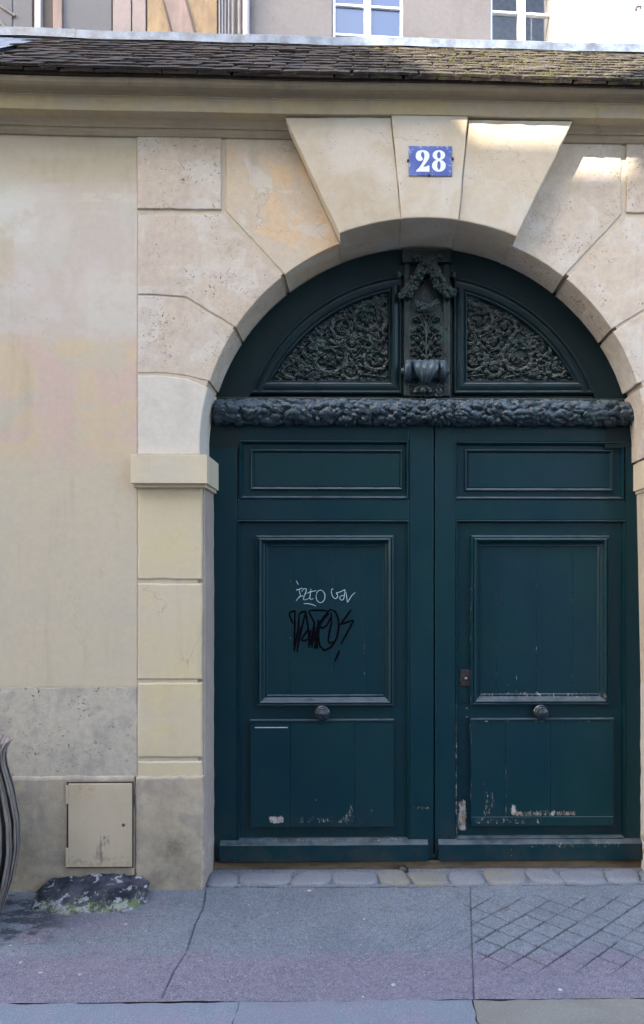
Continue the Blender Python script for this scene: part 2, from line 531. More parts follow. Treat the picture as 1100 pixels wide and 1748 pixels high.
def garland_mat():
    t = NT('blue_grey_garland_paint')
    c = t.mix(t.rng(t.noise(10, 4, 0.6), 0.35, 0.65), (0.010, 0.024, 0.034), (0.018, 0.034, 0.046))
    c = t.mix(t.rng(t.noise(7, 3, 0.6), 0.58, 0.68, 0, 0.5), c, (0.016, 0.050, 0.044))
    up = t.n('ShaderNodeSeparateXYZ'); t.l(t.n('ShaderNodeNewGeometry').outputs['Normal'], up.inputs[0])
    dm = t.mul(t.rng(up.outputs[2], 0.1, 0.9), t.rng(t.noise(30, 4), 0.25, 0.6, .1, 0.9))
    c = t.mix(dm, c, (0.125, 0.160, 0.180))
    return t.done(c, 0.36, t.bump(t.noise(120, 4, 0.7), 0.0009), 0.5)
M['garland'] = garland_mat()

def simple(name, col, roughn=0.7, metal=0.0, sc=18, amt=0.35, bump=0.0006, spec=0.5, stretch=(1, 1, 1)):
    t = NT(name)
    n = t.noise(sc, 5, 0.65, t.scaled(*stretch))
    c = t.mix(t.rng(n, 0.3, 0.7), tuple(k * (1 - amt) for k in col), tuple(min(1, k * (1 + amt * .6)) for k in col))
    return t.done(c, t.rng(n, 0.3, 0.7, roughn * 0.9, min(1, roughn * 1.15)), t.bump(n, bump), spec, metal)

M['iron'] = simple('dark_iron', (0.012, 0.020, 0.026), 0.22, 0.0, 30, 0.4)
M['lock'] = simple('tarnished_lock_metal', (0.05, 0.045, 0.042), 0.45, 0.6, 60, 0.5)
M['brass'] = simple('worn_steel', (0.35, 0.33, 0.30), 0.35, 0.9, 60, 0.3)
M['white_scratch'] = simple('white_marker', (0.42, 0.52, 0.56), 0.7, 0, 120, 0.4)
M['black_marker'] = simple('black_marker', (0.0010, 0.0012, 0.0035), 0.7, 0, 90, 0.3, 0.0006, 0.06)
M['hatch'] = simple('beige_painted_steel', (0.52, 0.415, 0.285), 0.5, 0, 4, 0.09, 0.0003)
def hatch_mat():
    t = NT('beige_hatch_paint')
    c = t.mix(t.rng(t.noise(4, 4, .6), .35, .65), (0.50, 0.395, 0.27), (0.55, 0.445, 0.315))
    def blot(c, u0, v0, u1, v1, col, thr, sc, amt, st=1):
        x0, z0, x1, z1 = rect(u0, v0, u1, v1, -.03)
        k = t.mul(t.area(x0, x1, z0, z1, min(x1 - x0, z1 - z0) * .45), t.rng(t.noise(sc, 5, .7, t.scaled(1, 1, st)), thr, thr + .1, 0, amt))
        return t.mix(k, c, col)
    c = blot(c, 125, 1335, 165, 1362, (0.42, 0.29, 0.17), .48, 60, .6)
    c = blot(c, 166, 1420, 190, 1472, (0.14, 0.12, 0.09), .52, 55, .8, .3)
    c = blot(c, 115, 1462, 226, 1482, (0.30, 0.23, 0.16), .48, 50, .6)
    c = blot(c, 115, 1336, 226, 1482, (0.45, 0.37, 0.26), .50, 22, .2, .15)
    return t.done(c, .5, t.bump(t.noise(30, 3), .0006), .4)
M['hatch'] = hatch_mat()
M['rust'] = simple('rusty_dark_edge', (0.06, 0.04, 0.03), 0.8)
M['zinc'] = simple('zinc_sheet', (0.145, 0.17, 0.20), 0.42, 0.3, 11, 0.5, 0.0015)
M['sill'] = simple('worn_raw_wood', (0.13, 0.095, 0.06), 0.8, 0, 20, 0.5, 0.002, 0.3, (0.2, 1, 1))
def tile_mat():
    t = NT('old_clay_roof_tile')
    X = t.xyz()
    c = t.mix(t.rand(), (0.024, 0.018, 0.015), (0.066, 0.044, 0.033))
    c = t.mix(t.rng(t.noise(9, 4, 0.6), 0.4, 0.65, 0, 0.8), c, (0.030, 0.027, 0.026))
    moss = t.mul(t.rng(t.noise(13, 5, 0.7), 0.47, 0.58), t.rng(X[0], -0.5, 0.6, 0.15, 0.95))
    c = t.mix(moss, c, t.mix(t.rng(t.noise(40, 3), 0.4, 0.6), (0.050, 0.044, 0.020), (0.090, 0.080, 0.050)))
    lich = t.rng(t.noise(45, 3, 0.6), 0.64, 0.69, 0, 0.5)
    c = t.mix(lich, c, (0.16, 0.14, 0.12))
    return t.done(c, 0.9, t.bump(t.noise(60, 5, 0.7), 0.004), 0.2)
M['tile'] = tile_mat()
M['moss'] = simple('yellow_moss', (0.058, 0.050, 0.022), 0.95, 0, 40, 0.5, 0.002, 0.1)

def asphalt():
    t = NT('worn_blue_grey_asphalt')
    X = t.xyz()
    n = t.noise(2.0, 4, 0.6)
    c = t.mix(t.rng(n, 0.35, 0.65), (0.185, 0.202, 0.230), (0.228, 0.245, 0.272))
    yb = t.math('ADD', X[1], t.mul(t.math('SUBTRACT', t.noise(4.5, 5, 0.65), 0.5), 0.30))
    pur = t.rng(yb, -0.70, -0.62, 0.80, 0.0)
    c = t.mix(pur, c, t.mix(t.noise(4, 3), (0.225, 0.185, 0.235), (0.255, 0.200, 0.248)))
    left = t.mul(t.rng(X[0], -1.25, -0.85, 1, 0), t.rng(t.noise(3.2, 4), 0.48, 0.56, 0, 0.7))
    c = t.mix(left, c, (0.240, 0.190, 0.240))
    ye = t.mul(t.rng(t.noise(6, 2, 0.5, t.scaled(1, 1, 1, (4, 2, 1))), 0.68, 0.74, 0, 0.5), 1.0)
    c = t.mix(ye, c, (0.15, 0.135, 0.085))
    sp = t.noise(78, 4, 0.85)
    c = t.mix(t.rng(t.noise(38, 5, 0.7), 0.42, 0.60, 0, 0.30), c, (0.085, 0.092, 0.108))
    wet = t.mul(t.rng(t.noise(5.0, 5, 0.65, t.scaled(1, 2.2, 1, (1, 2, 0))), 0.47, 0.55), t.mul(t.rng(X[0], -1.55, -1.30, 1, 0), t.rng(X[1], -.62, -.46, 0, 1)))
    c = t.mix(t.mul(wet, 0.85), c, (0.022, 0.023, 0.030))
    c = t.mix(t.rng(sp, 0.55, 0.66, 0, 0.8), c, (0.38, 0.39, 0.40))
    c = t.mix(t.rng(t.noise(190, 2, 0.7, t.scaled(1, 1, 1, (5, 5, 5))), 0.53, 0.62, 0, 0.85), c, (0.045, 0.05, 0.06))
    c = t.mix(t.rng(t.noise(14, 5, 0.7), 0.60, 0.72, 0, 0.5), c, (0.055, 0.058, 0.07))
    at = t.n('ShaderNodeAttribute'); at.attribute_name = 'groove_dirt'
    c = t.mix(t.rng(at.outputs['Fac'], 0.1, 0.9, 0, 0.9), c, (0.022, 0.023, 0.027))
    h = t.math('ADD', sp, t.mul(t.noise(420, 2), 0.5))
    return t.done(c, t.rng(t.noise(5, 4), 0.3, 0.7, 0.55, 0.8), t.bump(h, 0.006), 0.4)
M['asphalt'] = asphalt()
def granite(name, base, tint):
    t = NT(name)
    c = t.mix(t.rng(t.noise(3.5, 4, 0.6, dist=0.6), 0.42, 0.60), base, tint)
    c = t.mix(t.rng(t.noise(210, 2, 0.8), 0.55, 0.66, 0, 0.6), c, tuple(k * 2.0 for k in base))
    c = t.mix(t.rng(t.noise(170, 2, 0.8, t.scaled(1, 1, 1, (3, 1, 2))), 0.57, 0.66, 0, 0.6), c, tuple(k * .4 for k in base))
    c = t.mix(t.rng(t.rand(), 0, 1, 0, 0.25), c, tuple(k * .7 for k in base))
    return t.done(c, 0.75, t.bump(t.math('ADD', t.noise(150, 4, 0.7), t.noise(25, 4)), 0.003), 0.35)
M['kerb'] = granite('blue_grey_granite', (0.185, 0.205, 0.235), (0.215, 0.195, 0.235))
M['kerb_y'] = granite('ochre_stained_granite', (0.205, 0.188, 0.160), (0.235, 0.22, 0.19))
M['sett'] = granite('threshold_granite', (0.185, 0.192, 0.210), (0.205, 0.200, 0.212))
M['sett_y'] = granite('yellowish_granite', (0.20, 0.188, 0.155), (0.19, 0.182, 0.19))
M['gum'] = simple('flattened_gum', (0.36, 0.36, 0.375), 0.7)
def rock_mat():
    t = NT('dark_lichened_rock')
    c = t.mix(t.rng(t.noise(9, 5, 0.65), 0.35, 0.65), (0.016, 0.018, 0.028), (0.070, 0.068, 0.085))
    X = t.xyz()
    lo = t.mul(t.rng(X[2], 0.02, 0.11, 1, 0.0), t.rng(X[0], -1.75, -1.50))
    k = t.math('ADD', t.noise(26, 6, 0.75), t.mul(lo, 0.225))
    c = t.mix(t.rng(k, 0.60, 0.70), c, t.mix(t.rng(t.noise(30, 3), 0.45, 0.6), (0.13, 0.155, 0.075), (0.29, 0.30, 0.23)))
    w = t.rng(t.noise(17, 3, 0.6, t.scaled(1, 1, 1, (2, 8, 3))), 0.575, 0.61)
    c = t.mix(t.mul(w, t.rng(t.noise(60, 3), .35, .5)), c, (0.33, 0.33, 0.34))
    return t.done(c, 0.85, t.bump(t.noise(50, 6, 0.75), 0.007), 0.3)
M['rock'] = rock_mat()
M['slat'] = simple('weathered_grey_slat', (0.20, 0.168, 0.150), 0.55, 0.0, 35, 0.5, 0.0012, 0.5, (1, 1, 0.15))
M['slat_in'] = simple('dark_bin_lining', (0.085, 0.076, 0.07), 0.7)
def enamel():
    t = NT('blue_enamel')
    c = t.mix(t.rng(t.noise(14, 3), 0.4, 0.65), (0.055, 0.085, 0.30), (0.075, 0.115, 0.33))
    x0, z0, x1, z1 = rect(698, 248, 772, 300, -0.123)
    edge = t.math('SUBTRACT', 1.0, t.area(x0 + .012, x1 - .012, z0 + .010, z1 - .010, .012))
    k = t.math('ADD', t.noise(40, 4, 0.7), t.mul(edge, 0.10))
    c = t.mix(t.rng(k, 0.60, 0.66, 0, 0.75), c, (0.30, 0.36, 0.50))
    return t.done(c, 0.35, None, 0.5)
M['enamel'] = enamel()
M['enamel_w'] = simple('white_enamel', (0.72, 0.78, 0.90), 0.35, 0, 40, 0.1)
# houses behind
M['grey_wall'] = stone('grey_stucco', (0.165, 0.152, 0.145), [((0.135, 0.125, 0.12), 1.3, 0.45, 0.62, 0.8)], grain=0.05, bump=0.002, vary=0)
M['white_wall'] = simple('white_render', (0.80, 0.79, 0.76), 0.8, 0, 3, 0.05)
M['white_paint'] = simple('white_window_paint', (0.72, 0.74, 0.76), 0.5, 0, 6, 0.06)
M['pipe'] = simple('pale_drainpipe', (0.30, 0.28, 0.265), 0.5, 0, 6, 0.1)
M['dark_pipe'] = simple('dark_pipe_paint', (0.13, 0.125, 0.13), 0.5, 0, 6, 0.2)
M['pink_wall'] = simple('pink_limewash', (0.22, 0.178, 0.160), 0.85, 0, 5, 0.2)
M['slate_wall'] = simple('dark_grey_panel', (0.085, 0.083, 0.086), 0.7, 0, 5, 0.2)
M['ochre'] = simple('ochre_board', (0.24, 0.165, 0.090), 0.75, 0, 9, 0.35, 0.001, 0.4, (1, 1, 0.3))
M['brown'] = simple('brown_board', (0.10, 0.075, 0.06), 0.75, 0, 9, 0.3, 0.001, 0.4, (1, 1, 0.3))
M['beam'] = simple('pinkish_timber', (0.21, 0.15, 0.125), 0.75, 0, 9, 0.3, 0.001, 0.4, (1, 1, 0.3))
M['room'] = simple('room_wall', (0.10, 0.10, 0.10), 0.9)
M['room_pale'] = simple('pale_room_panel', (0.17, 0.20, 0.19), 0.9)
def glass(name, base, refl):
    t = NT(name)
    t.b.inputs['Base Color'].default_value = (*base, 1)
    t.b.inputs['Roughness'].default_value = 0.4
    g = t.n('ShaderNodeBsdfGlossy'); g.inputs['Roughness'].default_value = 0.02
    g.inputs['Color'].default_value = (0.9, 0.95, 1, 1)
    m = t.n('ShaderNodeMixShader'); m.inputs[0].default_value = refl
    out = t.t.nodes['Material Output']
    t.l(t.b.outputs[0], m.inputs[1]); t.l(g.outputs[0], m.inputs[2]); t.l(m.outputs[0], out.inputs[0])
    return t.m
M['glass_sky'] = glass('sky_reflecting_glass', (0.013, 0.034, 0.095), 0.05)  # blue base puts the sky's reflection into the colour, beside the real gloss
def clear_glass():
    t = NT('clear_window_glass')
    tr = t.n('ShaderNodeBsdfTransparent')
    g = t.n('ShaderNodeBsdfGlossy'); g.inputs['Roughness'].default_value = 0.02
    m = t.n('ShaderNodeMixShader'); m.inputs[0].default_value = 0.03
    t.l(tr.outputs[0], m.inputs[1]); t.l(g.outputs[0], m.inputs[2])
    t.l(m.outputs[0], t.t.nodes['Material Output'].inputs[0])
    return t.m
M['glass'] = clear_glass()
M['opposite'] = stone('opposite_facade', (0.62, 0.58, 0.50), grain=0.04)
M['slate'] = simple('slate_roof', (0.07, 0.075, 0.085), 0.6)
M['road'] = simple('roadway_asphalt', (0.09, 0.095, 0.10), 0.8, 0, 60, 0.4, 0.003)

rnd = random.Random(28)

# ------------------------------------------------------------------ ground, pavement, street
tag(put('ground', [(-60, -60, -0.16), (60, -60, -0.16), (60, 60, -0.16), (-60, 60, -0.16)], [(0, 1, 2, 3)], M['road']), kind='structure')
YK = -1.0                                            # back of the kerb stones
tag(put('roadway', [(-30, -6.0, -0.12), (30, -6.0, -0.12), (30, YK - .3, -0.12), (-30, YK - .3, -0.12)], [(0, 1, 2, 3)], M['road']), kind='structure')

pavement = thing('pavement', (0, -0.5, 0.0), kind='structure')
STEP = 0.0046
xs = np.arange(-2.6, 2.2, STEP)
ys = np.arange(YK, 0.262, STEP)
GX, GY = np.meshgrid(xs, ys)
Z = np.where(GY < 0.0, 0.04 + 0.04 * GY, 0.04 + 0.05 * GY)
Z += 0.012 * (fbm(GX * 1.4, GY * 1.4, 3) - 0.5) + 0.0035 * (fbm(GX * 9, GY * 9, 5) - 0.5)
wob = 0.010 * (fbm(GX * 7, GY * 7, 8) - 0.5)
def seg_dist(pts):
    d = np.full(GX.shape, 9.0)
    for (ax, ay), (bx, by) in zip(pts[:-1], pts[1:]):
        ex, ey = bx - ax, by - ay
        t = np.clip(((GX - ax) * ex + (GY - ay) * ey) / (ex * ex + ey * ey), 0, 1)
        d = np.minimum(d, np.hypot(GX - ax - t * ex, GY - ay - t * ey))
    return d + np.abs(wob) * 0.4
DIRT = np.zeros(GX.shape)
def cut(d, width, depth):
    global Z, DIRT
    width = width * (0.35 + 1.5 * fbm(GX * 22, GY * 22, 51, 4))
    DIRT = np.maximum(DIRT, np.clip(1.15 - d / width, 0, 1) * min(1, depth / .010) * np.clip(.35 + 1.3 * fbm(GX * 9, GY * 9, 77), 0, 1))
    Z = Z - depth * np.clip(1.2 - d / width, 0, 1)
cut(seg_dist([ground(*p) for p in ((352, 1518), (348, 1550), (333, 1580), (320, 1625), (296, 1662), (278, 1704))]) , 0.0034, 0.010)
cut(seg_dist([ground(*p) for p in ((803, 1508), (805, 1580), (807, 1640), (809, 1705))]), 0.0036, 0.008)
cut(seg_dist([ground(*p) for p in ((230, 1516), (350, 1519))]), 0.006, 0.008)
cut(seg_dist([ground(*p) for p in ((350, 1512), (640, 1512), (1100, 1507))]), 0.010, 0.010)
# diamond grooves cut into the crossing
P_ = 0.158 / math.sqrt(2)
cxg, cyg = ground(885, 1536)
a = ((GX - cxg) + (GY - cyg) * 1.04) / math.sqrt(2) + wob * .6
b = ((GX - cxg) - (GY - cyg) * 1.04) / math.sqrt(2) + wob * .6
x_l = ground(806, 1600)[0]
reg = np.clip((GX - x_l) / 0.01, 0, 1) * np.clip((-0.09 - GY) / 0.04, 0, 1) * np.clip((GY + 0.86) / 0.16, 0, 1)
ghost = np.clip((x_l - GX) / 0.01, 0, 1) * np.clip((GX - x_l + 0.45) / 0.2, 0, 1) * np.clip((-0.15 - GY) / 0.04, 0, 1) * np.clip((GY + 0.75) / 0.08, 0, 1)
for q, sd_ in ((a, 11), (b, 23)):
    dd = np.abs((q / P_ + 0.5) % 1.0 - 0.5) * P_
    wear = np.clip((fbm(GX * 3.2, GY * 3.2, sd_) - 0.24) * 4.5, 0.5, 1)
    g = np.clip(1.25 - dd / (0.0052 * (0.35 + 1.4 * fbm(GX * 24, GY * 24, 61 + sd_, 4))), 0, 1)
    Z -= 0.012 * g * wear * reg
    DIRT = np.maximum(DIRT, g * np.clip(wear * 1.3 - .25, 0, 1) * reg)
    Z -= 0.006 * g * np.clip(wear - 0.6, 0, 1) * ghost
    DIRT = np.maximum(DIRT, g * np.clip(wear - 0.55, 0, 1) * ghost)
# pooled dark hollows by the left wall
hol = np.clip(fbm(GX * 5 + 3, GY * 9, 41) - 0.52, 0, 1) * np.clip((-1.35 - GX) / 0.3, 0, 1)
Z -= 0.05 * hol
nx, ny = len(xs), len(ys)
verts = np.stack([GX.ravel(), GY.ravel(), Z.ravel()], 1)
i0 = (np.arange(ny - 1)[:, None] * nx + np.arange(nx - 1)[None, :]).ravel()
faces = np.stack([i0, i0 + 1, i0 + 1 + nx, i0 + nx], 1)
me = bpy.data.meshes.new('asphalt_surface')
me.vertices.add(len(verts)); me.vertices.foreach_set('co', (verts - np.array([0, -0.5, 0])).astype(np.float32).ravel())
me.loops.add(faces.size); me.loops.foreach_set('vertex_index', faces.astype(np.int32).ravel())
me.polygons.add(len(faces)); me.polygons.foreach_set('loop_start', (np.arange(len(faces)) * 4).astype(np.int32))
me.materials.append(M['asphalt']); me.update(calc_edges=True); me.validate()
me.polygons.foreach_set('use_smooth', [True] * len(me.polygons))
dat = me.attributes.new('groove_dirt', 'FLOAT', 'POINT'); dat.data.foreach_set('value', DIRT.ravel().astype(np.float32))
asp = bpy.data.objects.new('asphalt_surface', me); COL.objects.link(asp); asp.parent = pavement
for x0, x1 in ((-30, -2.6), (2.2, 30)):
    put('asphalt_apron', [(x0, YK, 0.0), (x1, YK, 0.0), (x1, .26, 0.045), (x0, .26, 0.045)], [(0, 1, 2, 3)], M['asphalt'], pavement)

def slab(name, x0, x1, y0, y1, ztop, zbot, mat, parent, seed, seg=0.03, amp=0.004, crown=0.0, slope=0.0, jit=0.006):
    """stone slab with an uneven, rounded top"""
    nx_, ny_ = max(3, int((x1 - x0) / seg)), max(3, int((y1 - y0) / seg))
    gx = np.linspace(x0, x1, nx_ + 1); gy = np.linspace(y0, y1, ny_ + 1)
    X_, Y_ = np.meshgrid(gx, gy)
    e = np.minimum(np.minimum(X_ - x0, x1 - X_), np.minimum(Y_ - y0, y1 - Y_))
    Zt = ztop + slope * (Y_ - y0) + amp * 2 * (fbm(X_ * 12, Y_ * 12, seed) - .5) - (0.006 if slope else 0.0025) * np.clip(1 - e / (seg * 0.9), 0, 1) + crown * np.clip(e / 0.05, 0, 1)
    k = (e < 1e-6)
    jx = jit * (fbm(X_ * 22, Y_ * 22, seed + 5) - .5) * k; jy = jit * (fbm(X_ * 22, Y_ * 22, seed + 9) - .5) * k
    top = np.stack([X_ + jx, Y_ + jy, Zt], 2).reshape(-1, 3)
    v = list(map(tuple, top)); f = []
    w = nx_ + 1
    for j in range(ny_):
        for i in range(nx_):
            q = j * w + i
            f.append((q, q + 1, q + 1 + w, q + w))
    per = [i for i in range(nx_)] + [j * w + nx_ for j in range(ny_)] + [ny_ * w + i for i in range(nx_, 0, -1)] + [j * w for j in range(ny_, 0, -1)]
    base_i = len(v)
    v += [(v[p][0], v[p][1], zbot) for p in per]
    n = len(per)
    for i in range(n):
        j = (i + 1) % n
        f.append((per[j], per[i], base_i + i, base_i + j))
    return put(name, v, f, mat, parent, smooth=False)

kx = [ground(u, 1704)[0] for u in (-620, -330, -30, 411, 806, 1180, 1560, 1950)]
for i in range(len(kx) - 1):
    slab('kerb_stone', kx[i] + .003, kx[i + 1] - .003, YK - .30, YK - .002, 0.0015, -0.14, M['kerb_y'] if i == 4 else M['kerb'], pavement, i * 7, slope=0.0, jit=0.016)
# worn granite threshold stones in front of the leaves
def cobble(name, x0, x1, y0, y1, z, mat, parent, seed):
    q = random.Random(seed)
    cx_, cy_, hx, hy = (x0 + x1) / 2, (y0 + y1) / 2, (x1 - x0) / 2, (y1 - y0) / 2
    sk = q.uniform(-.25, .25)
    n, rings = 36, (1.0, .96, .88, .7, .4)
    v, f = [], []
    ph = [q.uniform(0, 6.28) for _ in range(4)]
    for ri, rr_ in enumerate((1.0,) + rings):
        for k in range(n):
            a_ = 2 * math.pi * k / n
            c_, s_ = math.cos(a_), math.sin(a_)
            e = 1.0 / (abs(c_) ** 4.5 + abs(s_) ** 4.5) ** (1 / 4.5)
            e *= 1 + .045 * math.sin(2 * a_ + ph[0]) + .035 * math.sin(3 * a_ + ph[1]) + .02 * math.sin(7 * a_ + ph[2])
            px_, py_ = c_ * e * rr_ * hx, s_ * e * rr_ * hy
            X_, Y_ = cx_ + px_ + sk * py_, cy_ + py_
            h = 0 if ri == 0 else (-.004, .004, .008, .0105, .012)[ri - 1] + .008 * (float(vnoise(np.float64(X_ * 28), np.float64(Y_ * 28), seed)) - .5) * (ri > 1)
            v.append((X_, Y_, z + h - (.03 if ri == 0 else 0) + .05 * (Y_ - y0)))
    v.append((cx_, cy_, z + .0125 + .05 * hy))
    for r_i in range(len(rings)):
        for k in range(n):
            l = (k + 1) % n
            f.append((r_i * n + k, r_i * n + l, (r_i + 1) * n + l, (r_i + 1) * n + k))
    b0 = len(rings) * n
    f += [(b0 + k, b0 + (k + 1) % n, len(v) - 1) for k in range(n)]
    return put(name, v, f, mat, parent, True)
tu = [352, 408, 500, 566, 646, 698, 766, 826, 900, 958, 1034, 1092, 1150]
for i in range(len(tu) - 1):
    xa, xb = W(tu[i], 1495, 0.1)[0], W(tu[i + 1], 1495, 0.1)[0]
    cobble('threshold_stone', xa + .003, xb - .003, 0.030 + rnd.uniform(-.015, .008), 0.185 + rnd.uniform(-.022, .012), 0.046, M['sett_y'] if i in (4, 5, 7) else M['sett'], pavement, 60 + i * 5)
GUM = [(528, 1520, .011), (801, 1568, .012), (425, 1545, .006), (622, 1569, .007), (672, 1680, .012), (957, 1690, .012), (620, 1701, .007), (899, 1567, .010), (138, 1663, .012), (70, 1660, .011), (36, 1642, .010), (215, 1578, .010), (18, 1612, .008), (196, 1687, .005), (250, 1590, .006), (960, 1597, .005)]
for i, (u, v, r) in enumerate(GUM):
    r *= .82
    x, y = ground(u, v)
    jx, jy = int((x - xs[0]) / STEP), int((y - ys[0]) / STEP)
    z = Z[min(max(jy, 0), ny - 1), min(max(jx, 0), nx - 1)]
    n = 12
    ph = rnd.random() * 6
    ringp = [(x + r * (1 + .3 * math.sin(2 * k + ph)) * math.cos(2 * math.pi * k / n), y + r * (1 + .25 * math.cos(3 * k + ph)) * math.sin(2 * math.pi * k / n)) for k in range(n)]
    vv = [(p, q, z + .0005) for p, q in ringp] + [(x + (p - x) * .6, y + (q - y) * .6, z + .0035) for p, q in ringp]
    ff = [(k, (k + 1) % n, n + (k + 1) % n, n + k) for k in range(n)] + [tuple(range(n, 2 * n))]
    put('gum_spot', vv, ff, M['gum'], pavement)

# ------------------------------------------------------------------ the gateway wall
wall = thing('gateway_wall', (0.2, 0.0, 0.0), 'cream stone gateway wall with round arch, moulded cornice and mossy tiled roof', 'wall')
EC, EA, EB = (725, 762), 384, 374                    # arch: centre and half axes on the wall face
def arc(a0, a1, n, y=0.0, da=0.0):
    out = []
    for k in range(n + 1):
        a_ = R(a0 + (a1 - a0) * k / n)
        out.append(W(EC[0] + (EA + da) * math.cos(a_), EC[1] - (EB + da) * math.sin(a_), y))
    return out
def ang(u, v):
    return math.degrees(math.atan2((EC[1] - v) / EB, (u - EC[0]) / EA))
YB = 0.30                                            # back of the stones
# mirror in the arch's axis
XM = W(725, 762, 0)[0]
def mir(p):
    return [(2 * XM - x, z) for x, z in p]
zg = -0.03
Ztop_w = W(550, 150, 0)[1]
def shift(p, dx):
    return [(x + dx, z) for x, z in p]
# mortar core behind the stones, in three pieces round the arch
hole = arc(180, 0, 48, 0, 4)
xl, xr = hole[0][0], hole[-1][0] + .05
core = [(-6.0, zg), (xl, zg)] + hole + [(xr, zg), (6.0, zg), (6.0, Ztop_w), (-6.0, Ztop_w)]
prism('wall_core', core, 0.0062, YB, M['joint'], wall)
def P(pts, y=0.0):
    return [W(u, v, y) for u, v in pts]
def arcp(p0, p1, n, da=0.0):
    return arc(ang(*p0), ang(*p1), n, 0, da)
VO = -0.105
# voussoirs: measured on their own, prouder face
RC = W(EC[0], EC[1], 0); RA = W(EC[0] + EA, EC[1], 0)[0] - RC[0]; RB = W(EC[0], EC[1] - EB, 0)[1] - RC[1]
def on_ring(x, d=0.0):
    return (x, RC[1] + (RB + d) * math.sqrt(max(0, 1 - ((x - RC[0]) / (RA + d)) ** 2)))
def ring_run(ua, ub, y, n, d=0.0):
    xa_, xb_ = W(ua, 400, y)[0], W(ub, 400, y)[0]
    return [on_ring(xa_ + (xb_ - xa_) * k / n, d) for k in range(n + 1)]
lv = P([(487, 200), (668, 200)], VO) + ring_run(686, 580, VO, 8, -.002)
rv = P([(800, 204), (978, 206)], VO) + ring_run(882, 783, VO, 8, -.002)
KO = -0.117
ks = P([(668, 194), (800, 196)], KO) + ring_run(783, 686, KO, 8, -.006)
prism('voussoir', rough(lv, .05, .0012, rnd), VO, YB, M['voussoir'], wall, .006)
prism('voussoir', rough(rv, .05, .0012, rnd), VO, YB, M['voussoir'], wall, .006)
prism('keystone', rough(ks, .05, .0012, rnd), KO, YB, M['voussoir'], wall, .006)
zt = W(300, 212, 0)[1]
e0, e1 = lv[0], lv[-1]
def on_edge(z, A, B):
    t = (z - A[1]) / (B[1] - A[1])
    return A[0] + (B[0] - A[0]) * t
xa = on_edge(zt, e0, e1)
b2a = P([(386, 360)], 0)[0]
B = {}
B['b1'] = rpoly(rect(235, 212, 378, 357, 0))
a490 = ang(487, 469)
a580 = 112.6
arcL = arc(a490, a580, 8)
# stop the stone at the flank of the voussoir
arcL = [p for p in arcL if p[0] < on_edge(p[1], e0, e1) - .004]
zl = arcL[-1][1]
B['b2'] = [W(386, 360, 0), (W(386, 300, 0)[0], zt), (xa - .002, zt), (on_edge(zl, e0, e1) - .003, zl)] + arcL[::-1]
B['b3'] = P([(235, 366), (380, 366), (482, 474)]) + arcp((480, 476), (400, 556), 8) + P([(318, 506.5), (262, 502), (235, 502)])
B['b4'] = P([(235, 504), (262, 504), (316, 509), (396, 560)]) + arcp((397, 561), (357, 650), 8) + P([(318, 641), (280, 636), (235, 636)])
B['b5'] = P([(235, 641), (280, 641), (318, 646), (354, 661)]) + arcp((355, 661), (341, 760), 8) + P([(341, 776), (235, 776)])
mats = {'b1': 'stone', 'b2': 'peach', 'b3': 'stone', 'b4': 'stone', 'b5': 'pale'}
for k, p in B.items():
    y0 = {'b1': -.004, 'b2': 0.0, 'b3': 0.0, 'b4': 0.003, 'b5': 0.001}[k]
    pr = rough(p, .04, .0010, rnd)
    prism('stone_block', pr, y0, YB - .01, M[mats[k]], wall, .005)
    prism('stone_block', rough(mir(p), .04, .0010, rnd), y0, YB - .01, M['stone'], wall, .005)
# pilaster below the impost
xw0, xw1 = W(235, 1000, 0)[0], W(345, 1000, 0)[0]
for v0, v1 in ((830, 989), (996, 1160), (1166, 1293), (1300, 1330)):
    z0, z1 = W(290, v1, 0)[1], W(290, v0, 0)[1]
    p = [(xw0, z0), (xw1, z0), (xw1, z1), (xw0, z1)]
    prism('stone_block', rough(p, .045, .0012, rnd), 0.0, YB - .01, M['pilaster'], wall, .007)
    prism('stone_block', rough(shift(mir(p), .075), .045, .0012, rnd), 0.0, YB - .01, M['pilaster'], wall, .005)
r_ = rect(231, 1326, 347, 1525, -.018)
p = rough([(r_[0], zg), (r_[2], zg), (r_[2], r_[3]), (r_[0], r_[3])], .035, .0022, rnd)
prism('base_stone', p, -.018, YB - .01, M['base'], wall, .012)
prism('base_stone', shift(mir(p), .075), -.018, YB - .01, M['base'], wall, .012)
zi = i0z = rect(223, 776, 354, 825, -.055)[1]
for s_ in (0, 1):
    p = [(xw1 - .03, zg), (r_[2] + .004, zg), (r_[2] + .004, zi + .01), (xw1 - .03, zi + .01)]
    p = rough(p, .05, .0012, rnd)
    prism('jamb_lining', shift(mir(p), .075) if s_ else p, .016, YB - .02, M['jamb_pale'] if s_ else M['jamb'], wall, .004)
# imposts: cap, then a small fillet under it
i_ = rect(223, 776, 354, 825, -.055)
for mm in (lambda q: q, lambda q: shift(mir(q), .060)):
    prism('impost', mm(rpoly(i_)), -.055, YB - .005, M['impost'], wall, .003)
    j_ = rect(228, 825, 352, 832, -.03)
    prism('impost_fillet', mm(rpoly(j_)), -.03, YB - .006, M['impost'], wall, .003)
